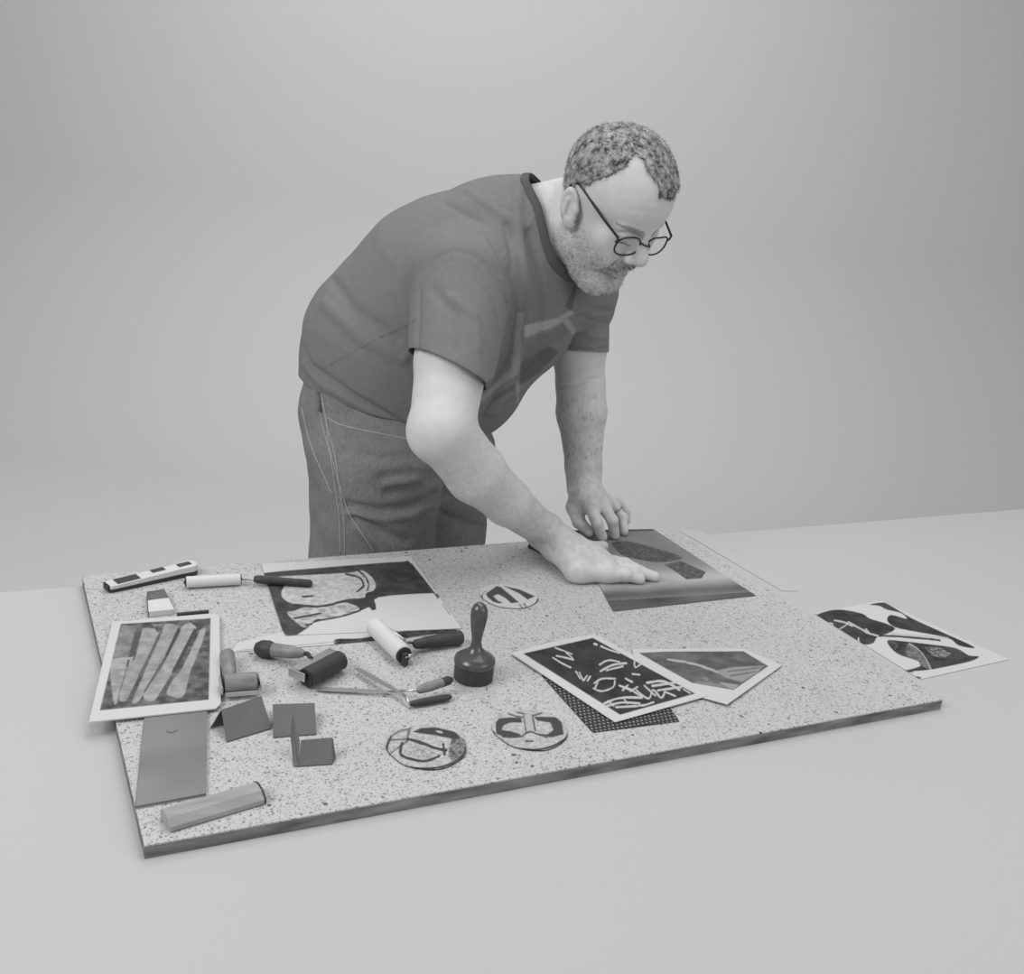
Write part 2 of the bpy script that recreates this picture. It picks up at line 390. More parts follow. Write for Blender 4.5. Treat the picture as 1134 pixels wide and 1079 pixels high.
# head, in its own frame: x his right, y forward, z up
def head_field():
    h = Field()
    h.ell((0, .005, .038), (.0765, .092, .080), 0)
    for s in (1, -1): h.ell((s*.021, .002, .056), (.052, .072, .0645), .02)
    h.ell((0, .032, .046), (.067, .062, .060), .02)
    h.ell((0, .036, -.020), (.063, .054, .078), .02)
    h.ell((0, .030, -.062), (.062, .056, .046), .025)
    for s in (1, -1):
        h.cone((s*.058, .002, -.052), (s*.026, .066, -.094), .020, .019, .02)
        h.ell((s*.043, .068, -.012), (.022, .018, .02), .02)
        h.cone((s*.040, .077, .024), (s*.012, .088, .023), .009, .010, .012)
        h.ell((s*.030, .078, -.035), (.020, .018, .024), .02)
    h.cone((-.014, .080, -.100), (.014, .080, -.100), .020, .020, .02)
    h.ell((0, .030, -.098), (.045, .045, .026), .025)                        # soft underchin
    h.ell((0, .084, -.048), (.030, .020, .024), .015)                        # muzzle
    for s in (1, -1): h.ell((s*.035, .1015, .010), (.0165, .0155, .0125), .012, 's')   # sockets
    for s in (1, -1):
        h.ell((s*.0325, .0780, .010), (.0160, .0160, .0130), .004)            # closed lids, looking down
        h.ell((s*.0175, .0865, .002), (.010, .010, .012), .008)
        h.ridge([(s*.045, .082, .001), (s*.032, .0925, -.0025), (s*.019, .086, .001)], -.0016, .0018)
        h.ridge([(s*.046, .083, .016), (s*.032, .0925, .020), (s*.019, .088, .015)], -.0015, .002)
        h.ridge([(s*.044, .083, -.006), (s*.032, .089, -.012), (s*.018, .090, -.007)], -.0013, .0025)
    h.cone((0, .091, .018), (0, .112, -.010), .0078, .0105, .012)
    h.ell((0, .096, -.012), (.0140, .0165, .0175), .009)
    h.ell((0, .1150, -.0165), (.0130, .0125, .0115), .008)
    for s in (1, -1):
        h.ell((s*.0135, .104, -.023), (.0085, .0115, .0085), .006)
        h.ell((s*.007, .113, -.031), (.0038, .0055, .003), .003, 's')
        h.ridge([(s*.020, .100, -.020), (s*.028, .096, -.036), (s*.031, .090, -.052)], -.0022, .005)
    h.ridge([(-.022, .098, -.058), (-.010, .1035, -.0555), (0, .104, -.057), (.010, .1035, -.0555), (.022, .098, -.058)], -.0045, .003)
    h.ell((0, .1005, -.0515), (.018, .007, .0045), .006)
    h.ell((0, .0995, -.064), (.016, .0075, .006), .006)
    h.ridge([(-.014, .098, -.075), (.014, .098, -.075)], -.003, .006)
    for s in (1, -1):                                                        # ears
        Be = np.array([[s*.94, .10*0, .34*s], [.34*-1, 0, .94], [0, 1, 0]]).T
        a = nrm([s*.95, .26, 0]); u = nrm([0, -.50, 1]); u = nrm(u-a*np.dot(a, u)); f = np.cross(u, a); Be = np.stack([a, f, u], 1)
        c = np.array([s*.081, .003, -.004])
        h.ell(c, (.0075, .0165, .031), .003, B=Be)
        h.ell(c+a*.0070+u*.003+f*.002, (.0062, .0120, .0225), .002, 's', B=Be)
        h.cone(c+a*.003+u*.012-f*.002, c+a*.003-u*.012-f*.007, .0035, .0035, .003)   # antihelix
        h.ell(c+a*.007-u*.001+f*.003, (.005, .006, .0075), .002, 's', B=Be)
        h.ell(c-u*.027+f*.002, (.006, .010, .010), .005, B=Be)                      # lobe
        h.ell(c+f*.013-u*.002+a*.001, (.004, .005, .007), .004, B=Be)               # tragus
    h.ridge([(-.05, .083, .062), (0, .094, .064), (.05, .083, .062)], -.0008, .003)
    h.ridge([(-.05, .083, .078), (0, .092, .080), (.05, .083, .078)], -.0007, .003)
    return h
HF = head_field()
B.add('u', lambda P: HF((P-HO) @ HR), HO+HR @ np.array([0, 0, .01]), .17, .018)
# skin folds
B.ridge(B.hits([(613, 205), (611, 225), (609, 248), (613, 268)]), -.003, .004)
B.ridge(B.hits([(632, 205), (628, 225), (630, 250), (634, 275)]), -.001, .004)
B.ridge(B.hits([(620, 428), (636, 427), (650, 421), (664, 419)]), -.003, .004)      # crook of the far elbow
B.ridge(B.hits([(633, 541), (648, 536), (662, 542)]), -.0015, .0025)
B.ridge(B.hits([(596, 598), (606, 602), (612, 611)]), -.0015, .003)

PERSON = empty('person', (float(HPR[0]+HPL[0])/2, float(HPR[1]+HPL[1])/2, 0), 'person in grey t-shirt, jeans and glasses leaning over the board, pressing a print flat', 'person')
def field_obj(F, name, lo, hi, h, m, cut=None, tint=None, solid=0, smooth_it=0):
    V, Q = polygonise(F, lo, hi, h)
    if cut is not None: V, Q = cutmesh(V, Q, cut)
    me = npmesh(name, V, Q); o = link(name, me, m, PERSON)
    if tint is not None: colattr(me, tint(V))
    if solid: s = o.modifiers.new('cloth thickness', 'SOLIDIFY'); s.thickness = solid; s.offset = 1
    return o, V, Q

M_skin = mat('skin', (.60, .60, .60), .5, .3, var=.05, vscale=60, bump=.12, bscale=700, attr='tint', sss=.0)
def skin_tint(V):
    t = np.ones(len(V)); L = (V-HO) @ HR; x, y, z = np.abs(L[:, 0]), L[:, 1], L[:, 2]
    near = np.linalg.norm(L, axis=1) < .19
    lip = near & (y > .085) & (((z+.053)/.010)**2+(x/.024)**2 < 1); t[lip] *= .78
    lip = near & (y > .085) & (((z+.065)/.007)**2+(x/.020)**2 < 1); t[lip] *= .80
    n = vnoise(V, 420, 3)
    # eyebrows
    bd = np.abs(z-(.023+.006*np.sin((x-.01)/.045*2.4))); br = near & (y > .05) & (x > .008) & (x < .056) & (bd+.003*(n-.5) < .0052*(1-np.clip((x-.026)/.034, 0, 1)**1.5))
    t[br] *= .34+.4*n[br]
    lash = near & (y > .072) & (x > .019) & (x < .047) & (np.abs(z+.0022-.05*(x-.033)) < .0013); t[lash] *= .35
    # stubble under the beard strands
    jaw = np.clip((-.030-z+.35*(np.maximum(.07-y, 0)))/.02, 0, 1)*np.clip((y+.01)/.02, 0, 1)*near
    t *= 1-.22*jaw*(n > .45)
    # hairy forearms
    for a, b in ((RE, RW), (LE, LW)):   # noqa
        ab = b-a; s = ((V-a) @ ab)/(ab @ ab); d = np.linalg.norm(V-a-np.clip(s, 0, 1)[:, None]*ab, axis=1)
        P2 = V.copy()-np.outer((V @ nrm(ab)), nrm(ab))*.75
        nn = vnoise(P2, 650, 5); w = ((d < .07) & (s > .08) & (s < .98)); t *= 1-w*np.clip((nn-.55)*3, 0, 1)*(.16 if a is RE else .26)
    # blotchy hands
    for c in (RW, LW):
        w = np.clip(1-np.linalg.norm(V-c, axis=1)/.14, 0, 1) > 0; t *= 1-w*.10*np.clip((vnoise(V, 130, 8)-.45)*4, 0, 1)
    # nails
    return t
HB = .0020/QF   # voxel
body, BV, BQ = field_obj(B, 'body', (.15, 1.05, .02), (1.35, 2.15, 1.56), HB, M_skin, tint=skin_tint)
print('body', len(BV))
tick('body')
# ------------------------------------------------------------------ t-shirt
S = Field()
add_torso(S, 0.0)
S.cone(U(556, 270, 1.82), U(592, 252, 1.80), .078, .070, .05)
RS_END, LS_END = U(498, 420, 1.615), U(644, 395, 1.945)
S.ell(U(541, 386, 1.83), (.08, .08, .09), .06)                # cloth hanging from chest and belly
S.ell(U(513, 434, 1.87), (.082, .082, .075), .06)
S.ell(U(588, 366, 1.85), (.065, .065, .065), .05)
S.cone(RS, RS+(RE-RS)*.12, .074, .066, .04); S.cone(LS, LS+(LE-LS)*.25, .066, .058, .04)
SL = Field(); SL.cone(RS, RS_END+(RS_END-RS)*.3, .080, .0562, 0); SL.cone(LS, LS_END+(LS_END-LS)*.3, .062, .042, 0)
S0 = Field(); S0.ops = list(S.ops)+[(o[0], o[1], o[2], o[3], .02) for o in SL.ops]
def fold(pl, amp, w):
    h_ = S0.hits(pl)
    if len(h_) > 1: S.ridge(h_, amp, w); SL.ridge(h_, amp, w)
fold([(575, 205), (571, 240), (577, 285), (584, 330), (580, 375), (562, 420), (545, 455)], .012, .0075)
fold([(584, 260), (594, 300), (598, 335), (594, 370)], -.009, .010)
fold([(560, 250), (568, 290), (570, 330), (562, 365)], -.006, .006)
fold([(535, 262), (555, 300), (562, 330)], .004, .006)
fold([(495, 228), (535, 248), (562, 262)], -.003, .006)
fold([(520, 212), (550, 235), (575, 250)], .003, .006)
fold([(368, 310), (395, 345), (440, 375)], -.006, .009)
fold([(360, 335), (400, 375), (455, 400)], .006, .009)
fold([(332, 375), (345, 405), (395, 440), (455, 474)], -.010, .006)
fold([(331, 395), (355, 425), (405, 452), (452, 470)], .005, .006)
fold([(480, 320), (505, 350), (510, 385)], -.004, .007)
fold([(500, 330), (525, 350), (530, 385)], .003, .007)
fold([(530, 300), (548, 335), (552, 375)], -.004, .006)
fold([(636, 345), (655, 356), (672, 360)], -.004, .004); fold([(640, 330), (658, 342), (676, 344)], -.004, .004)
fold([(635, 365), (655, 372), (670, 374)], .003, .005)
fold([(575, 420), (590, 405), (620, 380)], -.005, .006); fold([(560, 440), (585, 425), (600, 408)], .005, .006)
fold([(463, 390), (465, 350), (465, 318), (480, 288), (500, 277), (522, 280), (540, 295), (556, 318), (564, 345)], -.009, .0042)   # armhole seam
fold([(566, 300), (571, 345), (562, 390), (541, 428)], -.015, .006)
fold([(557, 285), (568, 272), (584, 252), (590, 240)], .002, .003)
fold([(461, 395), (495, 411), (536, 432)], .0012, .003)
WOB = lambda P: .0022*(vnoise(P, 22, 4)-.5)+.0010*(vnoise(P, 55, 6)-.5)
S.grow(WOB); SL.grow(WOB)
def plane3(a, b, c, inside):
    n = nrm(np.cross(b-a, c-a)); s = 1 if (inside-a) @ n < 0 else -1
    return a, n*s           # g = (P-a)@n > 0 is cut away
def planed(px1, px2, d, axis, inside):
    a, b = U(*px1, d), U(*px2, d); e1 = nrm(b-a); v = np.cross(nrm(axis), e1); vr = nrm((a+b)/2-CAM); v = nrm(v*(1 if v @ vr > 0 else -1)*.35+vr*.65); n = nrm(np.cross(v, e1)); s = 1 if (inside-a) @ n < 0 else -1
    return a, n*s
PN = plane3(U(587, 188, 1.87), U(601, 248, 1.715), U(646, 317, 1.74), TOR[1][0])
PH = plane3(U(328, 404, 1.94), U(400, 461, 1.74), U(530, 480, 1.86), TOR[2][0])
PR = planed((459, 389), (534, 427), 1.62, RE-RS, RS); PL = planed((628, 387), (672, 390), 1.94, LE-LS, LS)
def fpl(P, pl): return (P-pl[0]) @ pl[1]
NECKPX = [(583, 196), (588, 220), (594, 245), (600, 270), (606, 288), (616, 301), (628, 309), (645, 314), (665, 314), (700, 300), (700, 180), (600, 185)]
def neck_cut(P):
    g1 = np.minimum(fpl(P, PN), .100-segd(P, [NB-(HO-NB), NB, HO])); n_ = (P-NB) @ CB; g2 = -polysd(proj(P), NECKPX)*.00145
    return np.maximum(g1, np.where(n_ > -.005, g2, -1))
def shirt_cut(P):
    return np.maximum(neck_cut(P), fpl(P, PH))
S0t = Field(); S0t.ops = [o for o in S.ops if o[0] != 'r'][:-2]
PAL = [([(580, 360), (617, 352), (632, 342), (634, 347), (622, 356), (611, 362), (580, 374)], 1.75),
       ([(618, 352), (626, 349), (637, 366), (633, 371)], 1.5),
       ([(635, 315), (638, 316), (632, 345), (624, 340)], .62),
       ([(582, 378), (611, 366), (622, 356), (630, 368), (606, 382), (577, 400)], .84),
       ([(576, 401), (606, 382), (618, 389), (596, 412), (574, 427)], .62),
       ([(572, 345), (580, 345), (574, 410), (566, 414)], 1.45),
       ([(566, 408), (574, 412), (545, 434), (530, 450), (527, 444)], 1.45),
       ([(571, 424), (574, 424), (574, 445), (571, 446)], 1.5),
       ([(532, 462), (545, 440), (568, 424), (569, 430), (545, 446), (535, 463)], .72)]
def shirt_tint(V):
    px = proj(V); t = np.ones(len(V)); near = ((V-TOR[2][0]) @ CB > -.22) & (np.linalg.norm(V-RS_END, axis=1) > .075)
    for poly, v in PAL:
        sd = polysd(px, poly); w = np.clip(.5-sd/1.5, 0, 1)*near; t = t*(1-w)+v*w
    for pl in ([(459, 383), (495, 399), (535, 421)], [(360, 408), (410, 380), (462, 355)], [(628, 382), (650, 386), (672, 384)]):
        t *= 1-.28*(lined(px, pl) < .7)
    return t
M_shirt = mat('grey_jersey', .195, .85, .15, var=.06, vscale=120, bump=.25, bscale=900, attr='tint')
M_rib = mat('dark_rib_collar', .10, .85, .15, bump=.25, bscale=900)
HS_ = .0026/QF; LO, HI = (.15, 1.05, .75), (1.35, 2.15, 1.56)
V1, Q1 = polygonise(S, LO, HI, HS_); V1, Q1 = cutmesh(V1, Q1, shirt_cut)
def sleeve(k, pl):
    f = Field(); f.ops = [SL.ops[k]]+SL.ops[2:]; c = f.ops[0][2]; R_ = f.ops[0][3]+.02
    V, Q = polygonise(f, c-R_, c+R_, HS_); V, Q = cutmesh(V, Q, lambda P: -.012-S0t(P))
    bm = bmesh.new(); bm.from_mesh(npmesh('tmp', V, Q)); bmesh.ops.bisect_plane(bm, geom=bm.verts[:]+bm.edges[:]+bm.faces[:], plane_co=Vector(pl[0]), plane_no=Vector(pl[1]), clear_outer=True)
    bmesh.ops.triangulate(bm, faces=bm.faces); bm.verts.ensure_lookup_table()
    return np.array([v.co for v in bm.verts]), [tuple(v.index for v in fc.verts) for fc in bm.faces]

def rim(V, Q, g, tol=2e-3):
    """rim vertices of an open mesh lying on g=0"""
    E = np.sort(np.concatenate([Q[:, [0, 1]], Q[:, [1, 2]], Q[:, [2, 3]], Q[:, [3, 0]]]), 1); u, c = np.unique(E, axis=0, return_counts=True)
    r_ = np.unique(u[c == 1]); return V[r_][np.abs(g(V[r_])) < tol]
def loop(P, n, m=48):
    c = P.mean(0); e1 = nrm(np.cross(n, [0, 0, 1])); e2 = np.cross(n, e1); a = np.arctan2((P-c) @ e2, (P-c) @ e1); out = []
    rr = np.linalg.norm(P-c, axis=1)
    for k in range(m):
        t = -math.pi+2*math.pi*k/m; d = np.abs((a-t+math.pi) % (2*math.pi)-math.pi); w = np.exp(-(d/.13)**2)+1e-9
        out.append(c+(e1*math.cos(t)+e2*math.sin(t))*(rr*w).sum()/w.sum()+n*(((P-c) @ n)*w).sum()/w.sum())
    return np.array(out)
colr = rim(V1, Q1, neck_cut, 4e-3); colr = colr[np.linalg.norm(colr-U(612, 250, 1.78), axis=1) < .15]
A1, F1 = sleeve(0, PR); A2, F2 = sleeve(1, PL)
V = np.concatenate([V1, A1, A2]); FF = [tuple(q) for q in Q1.tolist()]+[tuple(i+len(V1) for i in q) for q in F1]+[tuple(i+len(V1)+len(A1) for i in q) for q in F2]
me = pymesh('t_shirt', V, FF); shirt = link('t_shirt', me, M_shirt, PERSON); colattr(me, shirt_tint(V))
s_ = shirt.modifiers.new('cloth thickness', 'SOLIDIFY'); s_.thickness = .0022; s_.offset = 1
lp = loop(colr, PN[1]); nn_ = PN[1]; cc = lp.mean(0)
mb = MB(); Vc = []; Fc = []; m_ = len(lp)
for i, p in enumerate(lp):
    inw = nrm(cc-p); 
    for (a_, b_) in ((-.004, -.002), (.004, -.0035), (.013, .002), (.0135, .005), (.004, .001), (-.005, .0015)):
        Vc.append(p+nn_*a_+inw*b_)
for i in range(m_):
    j = (i+1) % m_
    for k in range(6): Fc.append((i*6+k, i*6+(k+1) % 6, j*6+(k+1) % 6, j*6+k))
mb.add(Vc, Fc); mb.build('collar', M_rib, shirt, auto=False)
tick('shirt')
# ------------------------------------------------------------------ jeans
J = Field()
J.cone(U(424, 455, 1.925), U(429, 480, 1.93), .134, .133, .05, ax=LAT, ratio=1.18)
for hp, s in ((HPR, 1), (HPL, -1)):
    J.chain([hp+np.array([0, 0, -.01]), vert(hp, .70), vert(hp, .48), vert(hp, .06)], [.121, .109, .085, .072], .02, ax=LAT, ratio=.95, kk=.02)
J0 = Field(); J0.ops = list(J.ops)
def jf(pl, amp, w): J.ridge(J0.hits(pl), amp, w)
for pl, a in (([(385, 560), (420, 566), (450, 563), (485, 548)], -.006), ([(388, 568), (425, 575), (455, 571), (487, 555)], .005), ([(430, 546), (455, 540), (480, 532)], -.005),
              ([(425, 528), (455, 525), (482, 527)], -.004), ([(392, 572), (425, 590), (450, 600)], -.005), ([(380, 500), (420, 508), (470, 505)], -.003), ([(430, 535), (460, 532), (485, 538)], .004),
              ([(395, 585), (415, 600), (425, 610)], .003), ([(490, 545), (510, 552), (535, 556)], -.004), ([(490, 570), (515, 580), (538, 585)], -.004)): jf(pl, a*1.6, .0075)
J.grow(lambda P: .003*(vnoise(P, 25, 14)-.5)+.0014*(vnoise(P, 60, 16)-.5))
def jeans_cut(P): return np.maximum(-((P-PH[0]-np.array([0, 0, .035])) @ PH[1]), .07-P[:, 2])
M_denim = mat('denim', .22, .9, .1, var=.18, vscale=420, bump=.4, bscale=900, attr='tint', stretch=(1, 1, .35))
def jeans_tint(V):
    px = proj(V); t = .92+.22*(vnoise(V, 30, 21)-.3)
    n = vnoise(V*np.array([1, 1, .5]), 500, 22); t *= .88+.24*n
    near = (V-HPR) @ CB > -.09
    return t*1.0
jeans, JV, JQ = field_obj(J, 'jeans', (.15, 1.35, .04), (1.2, 2.15, 1.25), .0034/QF, M_denim, cut=jeans_cut, tint=jeans_tint)

seam = [[(352, 440), (357, 470), (366, 505), (372, 545), (376, 575), (377, 614)], [(362, 462), (376, 470), (400, 476), (455, 487)], [(357, 447), (361, 462), (364, 490), (374, 530), (386, 568)],
            [(386, 568), (400, 590), (415, 612)], [(334, 452), (345, 495), (358, 525), (368, 548)]]
M_denim2 = mat('denim_loop', .18, .9, .1, bump=.4, bscale=900); M_stitch = mat('seam_thread', .36, .9, .1, var=.3, vscale=300)
for pl in seam+[[(a_[0]+5, a_[1]) for a_ in seam[0]]]:
    h_ = J.hits([tuple(q) for q in spline(pl, 5)], 4)
    if len(h_) > 3: MB().tube([p+CB*.0002 for p in h_], .0013, 6).build('seam', M_stitch, jeans, auto=False)
mb = MB()
for q in ((352, 432), (335, 418)):
    a, b = J.hit(q[0], q[1]+3), J.hit(q[0]+3, q[1]+24)
    if a is not None and b is not None: mb.tube([a+CB*.003, (a+b)/2+CB*.006, b+CB*.003], .0035, 8, flat=.4)
if mb.V: mb.build('belt_loop', M_denim2, jeans, auto=False)
# ------------------------------------------------------------------ shoes (behind the table)
M_shoe = mat('black_leather', .03, .4, .4); M_sole = mat('rubber_sole', .05, .8)
FW = nrm([.45, -.9, 0])
for hp in (HPR, HPL):
    f = Field(); c = vert(hp, .03); f.cone(c-FW*.05, c+FW*.06, .038, .040, .02); f.cone(c+FW*.06, c+FW*.15, .040, .033, .03); f.cone(c+np.array([0, 0, .02]), c+np.array([0, 0, .08]), .045, .05, .03)
    f.add('i', lambda P: .012-P[:, 2], c, 9, .004)
    V, Q = polygonise(f, c-np.array([.25, .28, .04]), c+np.array([.25, .28, .15]), .006); sh = link('shoe', npmesh('shoe', V, Q), M_shoe, PERSON)
    V, Q = polygonise((lambda f2: (f2.chain([c-FW*.05+np.array([0, 0, -.02]), c+FW*.06+np.array([0, 0, -.02]), c+FW*.15+np.array([0, 0, -.02])], [.040, .043, .036], .01), f2.add('i', lambda P: np.maximum(P[:, 2]-.014, .001-P[:, 2]), c, 9, .002), f2)[2])(Field()), c-np.array([.25, .28, .035]), c+np.array([.25, .28, .0]), .005)
    so = link('sole', npmesh('sole', V, Q), M_sole, PERSON); so.parent = sh; so.matrix_parent_inverse = Matrix()
tick('jeans')
# ------------------------------------------------------------------ hair and beard
HAIRPX = [(590, 100), (590, 196), (619, 202), (628, 201), (640, 202), (650, 206), (660, 200), (678, 194), (692, 186), (703, 170), (712, 178), (718, 192), (730, 206), (741, 214), (748, 226), (790, 226), (790, 100)]
BEARDPX = [(634, 252), (641, 240), (648, 250), (655, 266), (668, 284), (680, 283), (690, 281), (702, 290), (712, 296), (700, 312), (690, 325), (672, 334), (655, 332), (640, 324), (628, 310), (626, 290)]
def head_sd(V, poly):
    L = (V-HO) @ HR; L2 = L.copy(); L2[:, 0] = np.abs(L2[:, 0]); return polysd(proj(HO+L2 @ HR.T), poly), L
def normals(Fd, P):
    e = 6e-4; g = np.stack([Fd(P+np.eye(3)[i]*e)-Fd(P-np.eye(3)[i]*e) for i in range(3)], 1); return g/np.linalg.norm(g, axis=1)[:, None]
def hair_w(V):
    sd, L = head_sd(V, HAIRPX); back = (L[:, 1] < -.012) & (L[:, 2] > -.045)
    low = (L[:, 2] > .02) | back; ear = (np.abs(L[:, 0]) > .079) & (L[:, 2] < .036) & (L[:, 1] > -.035)
    ok = low & ~ear & (np.linalg.norm(L, axis=1) < .17) & (HF(L) < .0035)
    w = np.clip(.5-sd/5, 0, 1); P_ = proj(V); far = (L[:, 0] < .012) & (P_[:, 0] > 700) & (L[:, 2] > .05) & (((CAM-V)*normals(B, V)).sum(1) > -.02); w = np.where(far, np.maximum(w, np.clip(.5-(P_[:, 1]-(218+.10*(P_[:, 0]-720)-10*(L[:, 0] < -.03)))/6, 0, 1)), w); w = np.where(back & (L[:, 2] < .06), 1, w); return w*ok, L
def beard_w(V):
    sd, L = head_sd(V, BEARDPX); x, y, z = np.abs(L[:, 0]), L[:, 1], L[:, 2]
    lip = (y > .085) & (((z+.0585)/.0115)**2+(x/.021)**2 < 1)
    nose = (y > .096) & (z > -.032)
    return np.clip(.5-sd/7, 0, 1)*(~lip)*(~nose)*(z > -.13)*(z < -.01)*(y > -.02)*(np.linalg.norm(L, axis=1) < .17), L
def normals(Fd, P):
    e = 6e-4; g = np.stack([Fd(P+np.eye(3)[i]*e)-Fd(P-np.eye(3)[i]*e) for i in range(3)], 1); return g/np.linalg.norm(g, axis=1)[:, None]
nearh = np.linalg.norm(BV-Hp(0, 0, .01), axis=1) < .175
HV = BV[nearh]; HN = normals(B, HV)
idx = -np.ones(len(BV), int); idx[nearh] = np.arange(nearh.sum()); FQ = idx[BQ]; FQ = FQ[(FQ >= 0).all(1)]
def cap(wfun, off, name, m, tint):
    w, L = wfun(HV); w = w+(vnoise(HV, 330, 77)-.5)*.7*(w > .02); fq = FQ[(w[FQ] > .42).all(1)]; us = np.unique(fq); mp = -np.ones(len(HV), int); mp[us] = np.arange(len(us))
    V = HV[us]+HN[us]*(off*np.clip(w[us]*1.6-.3, .1, 1))[:, None]; me = npmesh(name, V, mp[fq]); colattr(me, tint(V)); o = link(name, me, m, PERSON)
    s = o.modifiers.new('thick', 'SOLIDIFY'); s.thickness = .0008; s.offset = -1; return o
def strands(wfun, n, ln, wd_, flow, shade, name, m, parent):
    w, L = wfun(HV); pr = w/w.sum(); k = RNG.choice(len(HV), n, p=pr); P = HV[k]+RNG.normal(size=(n, 3))*HB*.6; N = HN[k]
    d = HR @ np.array(flow); t = d-N*(N @ d)[:, None]; t /= np.linalg.norm(t, axis=1)[:, None]+1e-6
    D = N*.75+t*.6+RNG.normal(size=(n, 3))*.32; D /= np.linalg.norm(D, axis=1)[:, None]
    S_ = np.cross(D, RNG.normal(size=(n, 3))); S_ /= np.linalg.norm(S_, axis=1)[:, None]; l = ln*(.6+.7*RNG.random(n))[:, None]
    V = np.concatenate([P-S_*wd_-N*.001, P+S_*wd_-N*.001, P+D*l*.6+S_*wd_*.8, P+D*l*.6-S_*wd_*.8]); a = np.arange(n)
    me = npmesh(name, V, np.stack([a, a+n, a+2*n, a+3*n], 1)); colattr(me, np.tile(shade(P, L[k]), 4)); return link(name, me, m, parent, smooth=False)
def hair_shade(P):
    L = (P-HO) @ HR; c = vnoise(P, 150, 31)*.5+vnoise(P, 420, 32)*.5; front = np.clip((L[:, 1]-.06)/.03, 0, 1)
    return np.clip(.22+1.0*(c-.32)*1.6-.12*front, .07, 1.0)
def beard_shade(P):
    L = (P-HO) @ HR; c = vnoise(P, 200, 41); x, y, z = np.abs(L[:, 0]), L[:, 1], L[:, 2]
    must = (z > -.053) & (y > .085) & (x < .036); corner = np.exp(-(((x-.030)/.010)**2+((z+.058)/.012)**2)); soul = np.exp(-((x/.014)**2+((z+.077)/.006)**2))
    return np.clip(.55+.7*(c-.3)-must*.55-corner*.55-soul*.5, .06, 1.1)
M_hair = mat('grey_hair', .70, .8, .2, attr='tint')
hr = cap(lambda V: hair_w(V), .0030, 'hair', M_hair, lambda V: hair_shade(V)*.75)
strands(hair_w, int(46000), .0070, .00024, (0, .3, -1), lambda P, L: np.clip(hair_shade(P)*(.6+.8*RNG.random(len(P))), .05, 1.1), 'hair_strands', M_hair, hr)
M_beard = mat('grey_beard', .90, .8, .2, attr='tint')
br = strands(beard_w, int(15000), .0034, .00024, (0, .2, -1), lambda P, L: np.clip(beard_shade(P)*(.65+.6*RNG.random(len(P))), .05, 1.1), 'beard', M_beard, PERSON)
br['label'] = 'short grey beard, darker around the mouth'
# ------------------------------------------------------------------ glasses
M_frame = mat('black_frame', .012, .3, .5); 
M_lens = bpy.data.materials.new('lens_glass'); M_lens.use_nodes = True; _b = M_lens.node_tree.nodes['Principled BSDF']; _b.inputs['Transmission Weight'].default_value = 1; _b.inputs['Roughness'].default_value = .02; _b.inputs['IOR'].default_value = 1.03; _b.inputs['Base Color'].default_value = (.96, .96, .96, 1)
def on_x(px, py, x):
    r_ = ray(px, py) @ HR; o_ = (CAM-HO) @ HR; t_ = (x-o_[0])/r_[0]; return o_+r_*t_
lc = on_x(696, 273, .0350); fu = nrm([0, -.20, 1]); ff = np.array([0, 1, .20])
hinge = on_x(685, 264, .064); eartop = on_x(644, 207, .080)
print('lens', lc, 'hinge', hinge, 'ear', eartop)
gl = MB(); LW_, LH_ = .0265, .0158
def lens_pts(s, n=36, k=1.0):
    o_ = []
    for i in range(n):
        a = 2*math.pi*i/n; ca, sa = math.cos(a), math.sin(a); ex = 2/2.6
        o_.append(np.array([s*lc[0], lc[1], lc[2]])+np.array([1, 0, 0])*LW_*k*np.sign(ca)*abs(ca)**ex+fu*LH_*k*np.sign(sa)*abs(sa)**ex-np.array([0, 1, 0])*.004*(ca*s if ca*s > 0 else 0))
    return o_
W2 = lambda L: HO+HR @ (np.asarray(L)-np.array([0, 0, .10])*max(0, min(.07, lc[0]-L[0])))
for s in (1, -1): gl.tube([W2(p) for p in lens_pts(s)], .0015, 8, closed=True)
gl.tube([W2(p) for p in spline([(lc[0]-LW_+.0005, lc[1], lc[2]+.006), (.003, lc[1]+.009, lc[2]+.009), (-.003, lc[1]+.009, lc[2]+.009), (-lc[0]+LW_-.0005, lc[1], lc[2]+.006)], 5)], .0014, 8)
for s in (1, -1): gl.tube([W2((s*(lc[0]+LW_-.001), lc[1]-.004, lc[2]+.007)), W2((s*(lc[0]+LW_+.003), lc[1]-.005, lc[2]+.008)), W2((s*hinge[0], hinge[1], hinge[2]))], .0017, 8)
gf = gl.build('glasses', M_frame, PERSON, auto=False); gf['label'] = 'thin black framed glasses'
for s in (1, -1):
    g = MB(); p = [W2(q) for q in lens_pts(s, 36, .97)]; fwv = HR @ nrm([0, 1, .2])
    g.prism([q-fwv*.0006 for q in p], [q+fwv*.0006 for q in p]); g.build('lens', M_lens, gf)
    e_ = np.array([s*eartop[0], eartop[1], eartop[2]]); hh = np.array([s*hinge[0], hinge[1], hinge[2]]); g = MB()
    g.tube([W2(q) for q in spline([hh, hh*.55+e_*.45+np.array([s*.002, 0, 0]), e_, e_+np.array([-s*.003, -.015, -.006]), e_+np.array([-s*.004, -.022, -.018])], 6)], .0016, 8, flat=1.4); g.build('temple', M_frame, gf, auto=False)
# ring on the far hand
a, b = MCL[0][0], MCL[0][1]; ax_ = nrm(b-a); c0 = a+(b-a)*.42; e1 = nrm(np.cross(ax_, [0, 0, 1])); e2 = np.cross(ax_, e1); rg = MB()
rg.tube([c0+(e1*math.cos(t)+e2*math.sin(t))*.0118 for t in np.linspace(0, 2*math.pi, 29)[:-1]], .0014, 8, closed=True); rg.build('ring', mat('ring_metal', .35, .25, .5, metal=1), PERSON, auto=False)
tick('hair')
